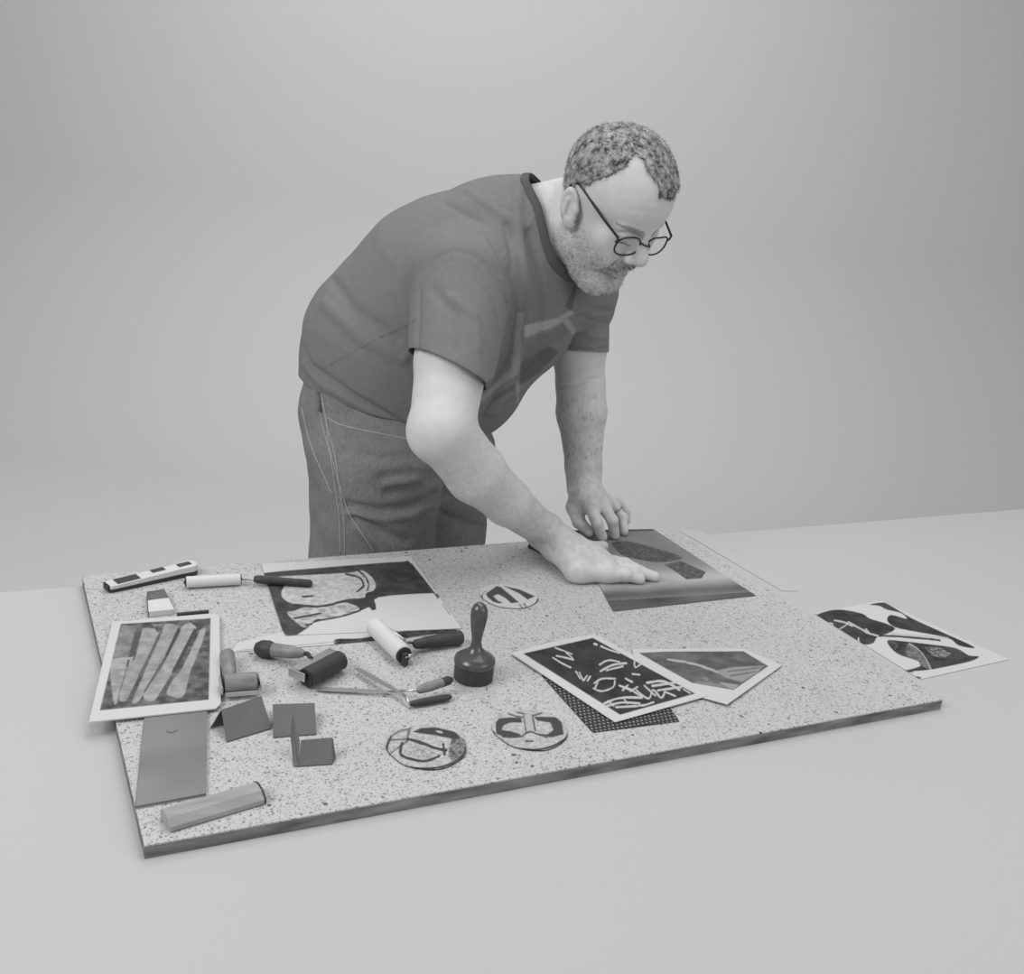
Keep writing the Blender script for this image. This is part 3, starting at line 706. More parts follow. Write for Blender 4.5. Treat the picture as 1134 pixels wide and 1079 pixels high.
# ------------------------------------------------------------------ setting
M_back = mat('backdrop_paper', .62, .9, .1)
M_table = mat('white_table_paper', .49, .75, .15)
fwd = nrm([-CB[0], -CB[1], 0]); sid = np.array([fwd[1], -fwd[0], 0])
def cyc(t, s, z): return np.array([0, 0, 0])+fwd*t+sid*s+np.array([0, 0, z])
prof = []
t0, Rr = 4.3, 1.1
V = []; F = []
for i in range(25):
    a = math.pi/2*i/24; prof.append((t0+Rr*math.sin(a), Rr-Rr*math.cos(a)))
prof.append((t0+Rr, 4.5))
for t, z in prof: V += [cyc(t, -12, z), cyc(t, 12, z)]
F = [(2*i, 2*i+1, 2*i+3, 2*i+2) for i in range(len(prof)-1)]
w = link('wall_back', pymesh('wall_back', V, F), M_back); tag(w, kind='structure')
V = [cyc(-1.5, -12, 0), cyc(-1.5, 12, 0), cyc(t0, 12, 0), cyc(t0, -12, 0)]
w = link('floor', pymesh('floor', V, [(0, 1, 2, 3)]), M_back, smooth=False); tag(w, kind='structure')

BZ = .0150
BL, BR, FR, FL = T(91, 638), T(745, 587), T(1044, 775), T(160, 937)
tz = TOPZ-BZ
TX0, TX1, TY0, TY1 = -.55, 2.35, .30, BL[1]+.001
tab = empty('work_table', ((TX0+TX1)/2, (TY0+TY1)/2, 0), 'wide white covered work table carrying the speckled board', 'table')
MB().box(((TX0+TX1)/2, (TY0+TY1)/2, tz-.0175), ((TX1-TX0)/2, 0, 0), (0, (TY1-TY0)/2, 0), (0, 0, .0175)).build('tabletop', M_table, tab, smooth=False, bevel=.003)
for sx in (TX0+.08, TX1-.08):
    for sy in (TY0+.08, TY1-.06):
        MB().box((sx, sy, (tz-.035)/2), (.025, 0, 0), (0, .025, 0), (0, 0, (tz-.035)/2)).build('leg', M_table, tab, smooth=False, bevel=.002)

bd = empty('chipboard_panel', ((BL[0]+BR[0])/2, (BL[1]+FL[1])/2, tz), 'large speckled laminate board with dark raw edge lying on the white table', 'board')
M_speck = speckle_mat(); M_edge = mat('raw_board_edge', .20, .8, .1, var=.6, vscale=60, stretch=(.25, 1, 1.5))
MB().box(((BL[0]+BR[0])/2, (BL[1]+FL[1])/2, TOPZ-BZ/2-.0008), ((BR[0]-BL[0])/2, 0, 0), (0, (BL[1]-FL[1])/2, 0), (0, 0, BZ/2-.0008)).build('core', M_edge, bd, smooth=False)
MB().box(((BL[0]+BR[0])/2, (BL[1]+FL[1])/2, TOPZ-.0008), ((BR[0]-BL[0])/2, 0, 0), (0, (BL[1]-FL[1])/2, 0), (0, 0, .0008)).build('laminate_face', M_speck, bd, smooth=False)

# ------------------------------------------------------------------ light
def area(name, loc, target, size, power, sy=None):
    l = bpy.data.lights.new(name, 'AREA'); l.energy = power; l.size = size; l.shape = 'RECTANGLE'; l.size_y = sy or size
    o = bpy.data.objects.new(name, l); COL.objects.link(o); o.location = Vector(map(float, loc))
    o.rotation_euler = (Vector(map(float, target))-o.location).to_track_quat('-Z', 'Y').to_euler(); return o
wd = bpy.data.worlds.new('world'); SC.world = wd; wd.use_nodes = True; wd.node_tree.nodes['Background'].inputs[0].default_value = (1, 1, 1, 1); wd.node_tree.nodes['Background'].inputs[1].default_value = .35
ctr = np.array([.7, 1.5, .95])
area('key_softbox', cyc(-.1, -1.9, 2.8), ctr, 1.4, 49)
area('top_softbox', cyc(1.7, .5, 3.3), ctr, 1.8, 24)
area('added_fill_light', cyc(.2, 2.0, 2.0), ctr, 1.4, 12)  # unseen fill, added to lift the far arm and shirt front
area('backdrop_floor_light', cyc(3.7, -.8, 4.2), cyc(4.3, -.6, 0), 1.6, 38)
sp_ = bpy.data.lights.new('backdrop_spot', 'SPOT'); sp_.energy = 72; sp_.spot_size = math.radians(76); sp_.spot_blend = 1; sp_.shadow_soft_size = .4
so_ = bpy.data.objects.new('backdrop_spot', sp_); COL.objects.link(so_); so_.location = Vector(map(float, cyc(2.3, -.2, 3.6))); so_.rotation_euler = (Vector(map(float, cyc(5.4, -.15, 1.75)))-so_.location).to_track_quat('-Z', 'Y').to_euler()
# ------------------------------------------------------------------ flat printed things
def Zf(x0, y0, s): return lambda pts: [(x0+x/s, y0+y/s) for x, y in pts]
M_paper = mat('printed_paper', .62, .7, .15, attr='ink'); M_card = mat('printed_card', .66, .6, .2, attr='ink')
def resample(pl, t):
    pl = np.array(pl, float); d = np.concatenate([[0], np.cumsum(np.linalg.norm(np.diff(pl, axis=0), axis=1))]); d /= d[-1]
    return np.stack([np.interp(t, d, pl[:, k]) for k in range(3)], 1)
def inkval(px, items, base, P):
    v = np.full(len(px), float(base))
    for it in items:
        k = it[0]
        if k in 'nl' and not (k == 'n' and len(it) > 5) and len(it[1]) >= (7 if k == 'n' else 3): it = (k, spline(it[1], 4, k == 'n'))+tuple(it[2:])
        if k == 'p': w = np.clip(.5-polysd(px, it[1])/(it[3] if len(it) > 3 else 1.0), 0, 1); val = it[2]
        elif k == 'l': w = np.clip((it[3]/2*(.7+.6*vnoise(P[:, :2], 160, 2))-lined(px, it[1]))/.8+.5, 0, 1); val = it[2]
        elif k == 'n':                                  # patchy ink inside a polygon: (n, poly, lo, hi, scale)
            w = np.clip(.5-polysd(px, it[1])/1.0, 0, 1); val = it[2]+(it[3]-it[2])*np.clip((vnoise(P[:, :2], it[4], 3)*.65+vnoise(P[:, :2], it[4]*2.7, 5)*.35-.25)*2, 0, 1)
        elif k == 'm':                                  # multiply by patchiness everywhere: (m, amount, scale)
            v = v*(1-it[1]*vnoise(P[:, :2], it[2], 9)); continue
        elif k == 'f': v = it[1](px, P, v); continue
        v = v*(1-w)+val*w
    return v
def sheet(name, top, bot, items, label, cat, base=.92, thick=.0006, res=.0011, m=None, group=None, lift=None):
    """top / bot: lists of (px, py, height above the board)"""
    a = np.array([T(*p) for p in top]); b = np.array([T(*p) for p in bot])
    nu = int(max(np.linalg.norm(np.diff(a, axis=0), axis=1).sum(), np.linalg.norm(np.diff(b, axis=0), axis=1).sum())/res)+2; nv = int(max(np.linalg.norm(a[0]-b[0]), np.linalg.norm(a[-1]-b[-1]))/res)+2
    u = np.linspace(0, 1, nu); v = np.linspace(0, 1, nv); A = resample(a, u); Bm = resample(b, u)
    G = A[None]*(1-v[:, None, None])+Bm[None]*v[:, None, None]
    if lift: G[..., 2] += lift(u[None, :], v[:, None])
    V = G.reshape(-1, 3); i = (np.arange(nv-1)[:, None]*nu+np.arange(nu-1)[None]).ravel(); Q = np.stack([i+nu, i+nu+1, i+1, i], 1)
    Vt = V+np.array([0, 0, thick]); n = len(V)
    rimi = np.concatenate([np.arange(nu), np.arange(1, nv)*nu+nu-1, (nv-1)*nu+np.arange(nu-2, -1, -1), np.arange(nv-2, 0, -1)*nu]); r2 = np.roll(rimi, -1)
    c = V.mean(0); c[2] = V[:, 2].min(); AV = np.concatenate([Vt, V])-c; AQ = np.concatenate([Q, Q[:, ::-1]+n, np.stack([rimi, rimi+n, r2+n, r2], 1)])
    me = npmesh(name, AV, AQ); o = link(name, me, m or M_paper, smooth=False); o.location = Vector(map(float, c))
    ink = inkval(proj(Vt), items, base, V); colattr(me, np.concatenate([ink, np.full(n, base)]), 'ink')
    return tag(o, label, cat, group)

# print hanging over the board's left edge
z = Zf(100, 670, 7.09)
k1 = [('n', z([(240, 150), (945, 105), (930, 745), (75, 830)]), .10, .26, 90),
      ('n', z([(250, 160), (370, 165), (340, 300), (300, 400), (180, 430), (200, 300)]), .26, .42, 120),
      ('n', z([(180, 430), (330, 415), (300, 520), (250, 640), (215, 760), (185, 770), (160, 560)]), .42, .60, 120),
      ('n', z([(420, 185), (520, 190), (540, 230), (460, 400), (380, 560), (320, 680), (280, 750), (230, 750), (235, 660), (290, 490), (350, 420), (400, 230)]), .40, .58, 120),
      ('n', z([(590, 150), (690, 165), (680, 200), (600, 380), (545, 470), (430, 680), (370, 765), (330, 760), (400, 590), (500, 360), (560, 220)]), .38, .55, 120),
      ('n', z([(720, 170), (790, 140), (830, 180), (800, 240), (700, 430), (620, 570), (540, 700), (500, 750), (440, 755), (420, 690), (520, 560), (600, 420), (700, 220)]), .42, .60, 120),
      ('n', z([(860, 200), (905, 180), (890, 260), (830, 420), (780, 540), (745, 690), (700, 730), (640, 720), (600, 690), (640, 600), (700, 530), (760, 420), (840, 250)]), .42, .58, 120),
      ('p', z([(350, 210), (405, 210), (340, 410), (300, 410)]), .14), ('p', z([(690, 175), (712, 200), (605, 400), (588, 395)]), .10), ('p', z([(815, 185), (842, 200), (660, 530), (636, 530)]), .10),
      ('l', z([(300, 440), (290, 480)]), .12, 2.5), ('l', z([(550, 470), (425, 685)]), .16, 1.6), ('l', z([(540, 230), (460, 400), (380, 560)]), .18, 1.6), ('l', z([(290, 490), (230, 690), (215, 760)]), .22, 1.2),
      ('l', z([(790, 130), (815, 155)]), .08, 1.5), ('l', z([(170, 432), (340, 412)]), .62, .9), ('n', z([(480, 150), (570, 150), (560, 230), (520, 210)]), .12, .4, 260)]
sheet('print', [(124, 690, .0042), (238, 680, .0042), (243, 684, .0042)], [(98, 801, .0042), (239, 786, .0042), (244.5, 780, .0042)], k1, 'white bordered print of slanting knife shapes overhanging the left edge of the board', 'print', thick=.0012)
# big sheet and the one beneath it
z = Zf(260, 600, 3.78)
sheet('print', [(262, 713, .0004), (318, 699, .0004), (470, 680, .0004)], [(256, 723, .0004), (372, 714, .0004), (511, 701, .0004)],
      [('n', [(372, 708), (400, 707), (440, 700), (480, 696), (509, 693), (510.5, 700), (470, 704), (430, 710), (398, 716), (374, 716)], .04, .12, 200), ('l', [(262, 721), (300, 717.5), (372, 711)], .5, .8)],
      'white sheet mostly hidden below the big print, only its black inked lower edge showing', 'print')
k2 = [('n', z([(120, 140), (150, 128), (500, 98), (700, 84), (738, 92), (848, 228), (832, 216), (600, 234), (585, 285), (570, 272), (530, 288), (450, 315), (370, 330), (320, 345), (300, 365), (210, 390), (125, 180)]), .07, .13, 60),
      ('n', z([(150, 150), (300, 140), (480, 130), (530, 120), (570, 145), (590, 180), (580, 205), (550, 215), (540, 235), (480, 240), (400, 262), (340, 270), (250, 262), (205, 240), (195, 215), (205, 190), (210, 180), (150, 165)]), .62, .86, 200),
      ('n', z([(218, 298), (250, 290), (290, 275), (340, 275), (380, 270), (480, 255), (522, 288), (450, 312), (380, 325), (340, 325), (300, 360), (260, 340)]), .45, .85, 160),
      ('p', z([(470, 256), (540, 238), (575, 225), (590, 262), (592, 284), (575, 288), (560, 272), (520, 272)]), .08), ('l', z([(250, 320), (300, 312), (360, 300)]), .10, 2.2), ('l', z([(465, 135), (520, 150), (540, 180), (530, 195), (510, 210)]), .08, 2.0),
      ('l', z([(515, 118), (548, 150), (560, 180), (555, 205)]), .08, 1.8), ('l', z([(285, 230), (325, 228)]), .1, 2), ('l', z([(250, 264), (340, 272), (400, 264), (450, 250), (500, 243)]), .09, 2.4), ('l', z([(370, 328), (450, 312), (525, 288)]), .10, 2.0),
      ('l', z([(740, 95), (850, 235)]), .10, 1.6), ('l', z([(300, 350), (322, 345)]), .08, 2.6), ('l', z([(870, 262), (900, 305)]), .35, 1.0)]
sheet('print', [(289, 625, .0012), (455, 616.5, .0012)], [(315, 704.5, .0012), (511.5, 696.5, .0012)], k2, 'large print with a black block and pale brushed fish-like shape behind the rollers', 'print')
# print being pressed
z = Zf(540, 360, 3.27)
def press(px, P, v):
    y = px[:, 1]+.06*(px[:, 0]-700); n = vnoise(P[:, :2], 28, 4)
    v = .30+.05*n; v = v+.36*np.exp(-((y-640-6*n)/11)**2)+.14*np.exp(-(((px[:, 0]-690)/25)**2+((px[:, 1]-622)/10)**2)); v = v-.16*np.exp(-((y-658)/5)**2)
    return np.where(y > 664, .10+.14*n, v)
k3 = [('f', press), ('n', z([(450, 792), (500, 783), (560, 795), (620, 812), (700, 838), (690, 852), (620, 860), (560, 852), (490, 835)]), .10, .20, 260), ('n', z([(640, 868), (700, 855), (790, 895), (775, 918), (720, 922), (690, 900)]), .10, .22, 260),
      ('l', [(632, 588.6), (723, 587)], .14, 2.5), ('p', [(640, 598), (668, 604), (672, 611), (652, 608)], .70)]
sheet('print', [(631.5, 588, .0006), (723.5, 586.5, .0006)], [(679, 677.5, .0006), (836.5, 660, .0006)], k3, 'dark cloudy landscape print being pressed flat under both hands', 'print', base=.30, thick=.0010)
# textured plate, fish print, leaf print
def net(px, P, v):
    u_, w_ = P[:, 0]*170, P[:, 1]*150; q = (u_+.5*np.floor(w_)) % 1, w_ % 1
    d = np.hypot(q[0]-.5, (q[1]-.5)*1.0); return np.where(d < .24, .42, .055)
sheet('texture_plate', [(600, 749, .0002), (716, 746, .0002)], [(656.5, 812, .0002), (752, 799.5, .0002)], [('f', net)], 'dark plate with a grid of pale dots under the black print of white marks', 'plate', base=.07, thick=.0012, res=.0007, m=M_card)
z = Zf(550, 690, 3.24)
k5 = [('n', z([(510, 108), (600, 103), (885, 102), (975, 155), (850, 241), (700, 215), (600, 160)]), .13, .24, 50, 1), ('l', z([(615, 131), (700, 145), (770, 168), (825, 188)]), .62, 2.6),
      ('p', z([(785, 172), (850, 158), (960, 154), (935, 180), (880, 212), (818, 196)]), .46), ('l', z([(830, 175), (950, 160)]), .18, 1.2), ('l', z([(840, 190), (930, 175)]), .2, 1.2), ('p', z([(800, 212), (868, 222), (852, 238), (815, 230)]), .5), ('n', z([(740, 190), (850, 240), (710, 214)]), .22, .4, 120)]
sheet('print', [(700, 719.5, .0018), (823, 718.5, .0018), (866, 737.5, .0018)], [(706, 752, .0018), (805, 782, .0018)], k5, 'grey print with a pale branching stroke, right one of the two prints laid together', 'print', lift=lambda u, v: .004*np.clip(u-.6, 0, 1)*v)
L_ = lambda *pts, w=1.6, c=.80: ('l', z(pts), c, w)
k4 = [('n', z([(95, 110), (345, 54), (712, 254), (443, 330)]), .05, .08, 60), L_((210, 90), (240, 100), (270, 112)), L_((202, 125), (235, 145), (265, 160)), L_((215, 118), (245, 124), (275, 132), w=2), L_((250, 108), (272, 126)), L_((285, 175), (300, 200)), L_((297, 178), (310, 205)),
      L_((312, 207), (324, 190)), L_((326, 208), (336, 192)), L_((352, 75), (358, 77), w=2.6), L_((375, 84), (400, 95), (440, 108), w=2), L_((370, 150), (400, 134), (440, 140), w=2), L_((374, 172), (420, 150), (465, 145), w=2.4), L_((395, 170), (452, 156), w=1.8),
      L_((494, 140), (498, 160), (520, 145), w=1.8), L_((488, 184), (512, 186), w=2), L_((463, 200), (486, 212), w=2), L_((350, 216), (380, 200), (426, 200), w=1.9), L_((348, 236), (380, 245), (418, 230), (424, 208), w=1.8), L_((362, 214), (352, 236)), L_((440, 225), (480, 240), (522, 264), w=2.2),
      L_((452, 242), (470, 224)), L_((480, 245), (505, 230)), L_((500, 240), (545, 272), (562, 240), (590, 270), (604, 246), w=1.8), L_((540, 215), (600, 210), (655, 240), w=2.6), L_((560, 226), (645, 214), w=2.6), L_((580, 242), (662, 230), w=2.4), L_((385, 290), (440, 270), (520, 268), w=2.4),
      L_((390, 300), (450, 286), (512, 290), w=2.2), L_((430, 302), (520, 297), (562, 285), w=2.2), L_((670, 238), (694, 252)), L_((530, 225), (570, 262)), L_((610, 250), (640, 262), w=1.8), L_((400, 280), (420, 298), w=1.4), L_((455, 270), (470, 290), w=1.4)]
sheet('print', [(565.5, 724, .0030), (610, 711.5, .0030), (659, 703, .0030)], [(681, 800.5, .0030), (785, 771, .0030)], k4, 'black print of scattered white marks with a white border, left one of two laid together', 'print', lift=lambda u, v: .002*np.sin(np.pi*u)*np.sin(np.pi*v))
# print lying off the board on the right
z = Zf(890, 655, 4.647)
k6 = [('n', z([(60, 125), (130, 100), (200, 95), (300, 115), (340, 140), (420, 165), (470, 190), (440, 215), (380, 235), (360, 265), (320, 275), (290, 262), (282, 235), (265, 268), (200, 225), (110, 175), (60, 150)]), .05, .10, 60),
      ('n', z([(340, 68), (405, 58), (440, 70), (540, 130), (600, 160), (700, 205), (880, 288), (800, 280), (740, 240), (560, 205), (470, 185), (430, 150), (450, 122), (530, 142), (500, 112), (430, 95), (390, 76)]), .05, .10, 60),
      ('n', z([(430, 255), (520, 258), (640, 272), (780, 292), (850, 330), (902, 336), (860, 360), (750, 385), (640, 405), (520, 412), (600, 385), (590, 360), (480, 320)]), .05, .12, 90),
      ('n', z([(620, 285), (700, 290), (760, 320), (720, 345), (660, 330)]), .1, .5, 300), ('n', z([(535, 272), (570, 290), (610, 335), (652, 400), (600, 380), (590, 360), (530, 330)]), .16, .34, 200), ('l', z([(545, 270), (590, 300), (630, 350), (655, 400)]), .7, 1.2),
      ('l', z([(380, 228), (520, 235), (700, 252)]), .08, 2.2), ('l', z([(265, 268), (380, 350), (500, 405), (560, 412)]), .08, 2.2), ('l', z([(500, 408), (560, 440), (600, 446)]), .10, 2.2), ('l', z([(440, 255), (480, 275), (470, 295)]), .15, 2),
      ('l', z([(160, 150), (210, 160), (250, 178)]), .75, 1.8), ('l', z([(158, 207), (210, 180), (232, 160)]), .75, 1.6), ('l', z([(230, 158), (270, 180), (300, 197), (332, 215), (380, 228)]), .75, 2.0), ('l', z([(320, 195), (345, 222)]), .75, 1.6), ('l', z([(135, 168), (144, 170)]), .8, 3), ('l', z([(440, 215), (560, 228), (740, 242)]), .75, 1.8)]
h0 = -BZ+.0004
sheet('print', [(901, 679.5, h0), (975, 665.5, h0)], [(1019, 753, h0), (1117, 731, h0)], k6, 'black and white botanical print lying on the white table right of the board', 'print')
# big lino plate and little mark
z = Zf(80, 730, 3.544)
k7 = [('m', .25, 25), ('l', z([(372, 283), (388, 290), (412, 280)]), .12, 1.3), ('l', [(160, 770), (150, 895), (228, 881), (230, 768)], .10, 1.4), ('l', z([(370, 330), (365, 560)]), .34, 1.0)]
sheet('lino_plate', [(161.5, 778, .0002), (230, 770, .0002)], [(149.5, 896.5, .0002), (228, 882, .0002)], k7, 'plain grey lino plate near the front left corner, partly beneath the knife print', 'plate', base=.37, thick=.0032, m=M_card)
# three round prints
def disc(cx, cy, ex, ey, items, label, base):
    l, r_, t_, b_ = T(cx-ex, cy), T(cx+ex, cy), T(cx, cy-ey), T(cx, cy+ey); c = (l+r_)/2; c[1] = (t_[1]+b_[1])/2; R1 = np.linalg.norm(r_-l)/2
    n = int(R1*2/.0008); rr = np.linspace(0, 1, n//2+2)[1:]; m_ = 120; an = np.linspace(0, 2*math.pi, m_+1)[:-1]
    wob = 1+.02*np.sin(3*an+1)+.012*np.sin(7*an)
    V = np.array([c]+[c+np.array([math.cos(a)*R1*r0*w, math.sin(a)*R1*r0*w, 0]) for r0 in rr for a, w in zip(an, wob)]); V[:, 2] = TOPZ
    F = [(0, 1+i, 1+(i+1) % m_) for i in range(m_)]+[(1+j*m_+i, 1+(j+1)*m_+i, 1+(j+1)*m_+(i+1) % m_, 1+j*m_+(i+1) % m_) for j in range(len(rr)-1) for i in range(m_)]
    top = V+np.array([0, 0, .0022]); nV = len(V); lastr = 1+(len(rr)-1)*m_
    F += [(nV, nV+i+1, nV+(i+1) % m_+1)[::-1] for i in range(0)]+[(lastr+i, nV+i, nV+(i+1) % m_, lastr+(i+1) % m_) for i in range(m_)]+[tuple(nV+i for i in range(m_))[::-1]]
    AV = np.concatenate([top, V[lastr:lastr+m_]+np.array([0, 0, .0001])])-np.array([c[0], c[1], TOPZ]); me = pymesh('round_print', AV, F)
    o = link('round_print', me, M_card, smooth=False); o.location = (float(c[0]), float(c[1]), TOPZ); ink = inkval(proj(top), items, base, V); colattr(me, np.concatenate([ink, np.full(m_, .06)]), 'ink'); return tag(o, label, 'round print')
z = Zf(520, 630, 12.6)
disc(564, 661.5, 31.5, 14.5, [('p', z([(225, 350), (380, 240), (440, 258), (690, 470), (580, 482), (500, 410), (400, 355), (330, 382), (400, 450), (462, 470), (420, 488), (330, 462), (255, 400)]), .10), ('p', z([(470, 238), (700, 290), (915, 385), (810, 432), (700, 350)]), .10),
      ('l', z([(172, 380), (180, 430), (260, 500), (400, 552), (560, 575), (700, 572), (840, 540), (930, 480), (950, 430)]), .10, 2.2), ('l', z([(700, 500), (730, 540)]), .15, 1.5), ('l', z([(760, 490), (790, 530)]), .15, 1.5), ('l', z([(172, 380), (200, 330), (240, 310)]), .3, 1)],
     'smallest round print, pale bars crossing a dark field, behind the wooden knob stamp', .80)
z = Zf(415, 770, 4.93)
disc(587, 810, 41, 21, [('n', z([(640, 90), (1060, 90), (1060, 310), (640, 310)]), .50, .80, 420), ('p', z([(660, 150), (680, 126), (740, 122), (800, 124), (805, 150), (740, 150), (705, 165), (692, 190), (745, 198), (800, 215), (780, 232), (700, 226), (662, 212)]), .09),
      ('p', z([(868, 118), (990, 120), (1022, 150), (1032, 215), (960, 232), (890, 212), (945, 214), (975, 190), (960, 152), (885, 138)]), .09), ('p', z([(812, 105), (862, 105), (872, 195), (826, 200)]), .62), ('l', z([(812, 110), (826, 200)]), .1, 1.3), ('l', z([(860, 108), (876, 195)]), .1, 1.6), ('l', z([(730, 100), (770, 116), (812, 122)]), .1, 1.6),
      ('l', z([(778, 94), (822, 104)]), .12, 1.6), ('l', z([(866, 112), (912, 98)]), .1, 1.6), ('l', z([(700, 228), (790, 228), (845, 200), (890, 214), (940, 232)]), .1, 1.8), ('l', z([(826, 252), (862, 252)]), .1, 2), ('l', z([(648, 200), (660, 238), (740, 282), (850, 298), (950, 286), (1040, 240), (1052, 205)]), .08, 2.4)],
     'round print of a dark winged insect, right of the two at the board front', .6)
disc(472.5, 829, 44.5, 23.5, [('n', z([(50, 170), (510, 170), (510, 410), (50, 410)]), .48, .80, 420), ('n', z([(420, 225), (505, 240), (500, 340), (430, 370), (400, 330)]), .12, .45, 400), ('p', z([(205, 202), (250, 180), (330, 176), (440, 200), (472, 236), (440, 242), (330, 220)]), .08), ('l', z([(340, 198), (365, 203)]), .7, 2.2),
      ('l', z([(72, 246), (182, 240)]), .12, 1.6), ('l', z([(80, 322), (180, 250)]), .12, 1.6), ('l', z([(190, 180), (176, 250)]), .12, 2), ('l', z([(180, 238), (260, 262), (335, 290), (388, 300)]), .08, 3.4), ('l', z([(150, 262), (140, 300), (152, 332), (265, 362), (352, 334)]), .08, 3.0), ('l', z([(374, 268), (382, 326)]), .08, 3), ('l', z([(176, 312), (196, 318)]), .15, 2),
      ('l', z([(90, 225), (66, 290), (90, 345), (160, 385), (270, 402), (390, 385), (470, 340), (502, 285), (496, 240)]), .08, 2.4), ('l', z([(90, 225), (140, 195), (200, 182)]), .2, 1.6), ('n', z([(180, 265), (320, 300), (330, 330), (265, 350), (170, 325)]), .35, .75, 500)],
     'largest round print, a dark outlined fish, near the board front edge', .6)

# ------------------------------------------------------------------ tools
M_dark = mat('dark_rubber', .045, .5, .35, var=.2, vscale=80); M_wood = mat('wooden_handle', .22, .45, .35, var=.25, vscale=60, stretch=(1, 1, 4)); M_metal = mat('brushed_metal', .55, .3, .5, metal=.85)
M_white = mat('pale_roller', .62, .5, .3, var=.05); M_grey = mat('grey_card', .13, .6, .2, var=.08); M_black = mat('black_paint', .02, .4, .4); M_bwood = mat('bevelled_wood', .34, .6, .3, var=.2, vscale=40, stretch=(.3, 3, 1))
def set_base(o, c): return o
def thing(name, pos, label, cat, group=None): return empty(name, pos, label, cat, group)
def roller(e, a, b, rad, m, end=M_dark):
    ax = nrm(b-a); L = np.linalg.norm(b-a); o = MB().lathe(a, ax, [(0, rad*.9), (.001, rad), (L-.001, rad), (L, rad*.9)], 40).build('roller', m, e)
    for p, s in ((a, -1), (b, 1)):
        MB().lathe(p, ax*s, [(0, rad*.86), (.0012, rad*.86), (.0014, rad*.6), (.0008, rad*.55), (.0008, rad*.3), (.003, rad*.28), (.003, .001)], 28).build('end_cap', end, o)
# back-left brayer with the pale roller
e = thing('brayer', T(236, 645), 'ink brayer with pale roller lying left of the big print, handle over its corner', 'brayer')
a, b = T(206, 645, .0095), T(266, 641.5, .0095); ax = nrm(b-a); up = np.array([0, 0, 1]); sd = nrm(np.cross(ax, up))
roller(e, a, b, .0085, M_white)
MB().tube([b, b+ax*.008, T(284, 642, .0105)], .0024, 10).build('frame', M_metal, e)
MB().lathe(T(281, 641.5, .0100), T(339, 646, .0078)-T(281, 641.5, .0100), [(0, .004), (.004, .0058), (.02, .0068), (.05, .0058), (.082, .0058), (.086, .003)], 20).build('handle', M_dark, e)
# brayer with dark rubber roller
e = thing('brayer', T(345, 742), 'ink brayer with wide dark rubber roller and stubby handle pointing left', 'brayer')
a, b = T(339, 751, .0145), T(377, 731, .0145); ax = nrm(b-a); sd = nrm(np.cross(ax, up)); sd = sd if (sd @ (T(300, 720)-a)) > 0 else -sd
roller(e, a, b, .0125, M_dark, M_black)
fr = MB().box((a+b)/2+sd*.017+up*.006, ax*(np.linalg.norm(b-a)/2+.001), sd*.0065, up*.0010); L2 = np.linalg.norm(b-a)/2
fr.box((a+b)/2+sd*.0115+up*.0055, ax*(L2+.001), sd*.0012, up*.002)
for p, s in ((a, -1), (b, 1)): fr.box(p+ax*s*.0045+sd*.011+up*.002, ax*.0012, sd*.013, up*.0055)
fr.build('frame', M_metal, e, smooth=False, bevel=.0005)
h1, h0_ = T(338, 724, .018), T(302, 720, .013); hx = nrm(h0_-h1)
MB().lathe(h1, hx, [(0, .003), (.006, .0062), (.02, .0085), (np.linalg.norm(h0_-h1), .0092), (np.linalg.norm(h0_-h1)+.001, .0085)], 24).build('handle', M_wood, e)
MB().lathe(h0_, hx, [(0, .0098), (.006, .0118), (.016, .0112), (.023, .0075), (.026, .002)], 24).build('handle_cap', M_dark, e)
MB().tube([(a+b)/2+sd*.020+up*.006, h1*.6+((a+b)/2+sd*.02)*.4+up*.005, h1], .0030, 10).build('neck', M_dark, e)
# brayer with white roller and dark handle to the right
e = thing('brayer', T(452, 716), 'ink brayer with white roller and long dark handle pointing right to the knob stamp', 'brayer')
a, b = T(415, 694, .0145), T(447, 725.5, .0145); ax = nrm(b-a); sd = nrm(np.cross(up, ax)); sd = sd if (sd @ (T(500, 700)-a)) > 0 else -sd
roller(e, a, b, .0128, M_white, M_dark)
fr = MB().tube([b+ax*.001, b+ax*.005, b+ax*.005+sd*.012, (a+b)/2+ax*.012+sd*.018, T(470, 712, .014)], .0026, 10)
fr.tube([a-ax*.001, a-ax*.005, a-ax*.005+sd*.012, (a+b)/2+ax*.006+sd*.019], .0026, 10); fr.build('frame', M_metal, e, auto=False)
hs, he = T(458, 714, .0125), T(511, 706, .0105); MB().lathe(hs, he-hs, [(0, .004), (.003, .0065), (.02, .0080), (.045, .0092), (np.linalg.norm(he-hs)-.002, .0100), (np.linalg.norm(he-hs), .0085)], 24).build('handle', M_dark, e)
MB().box(b+ax*.004-up*.004, ax*.003, sd*.004, up*.009).build('foot', M_dark, e, smooth=False, bevel=.001)
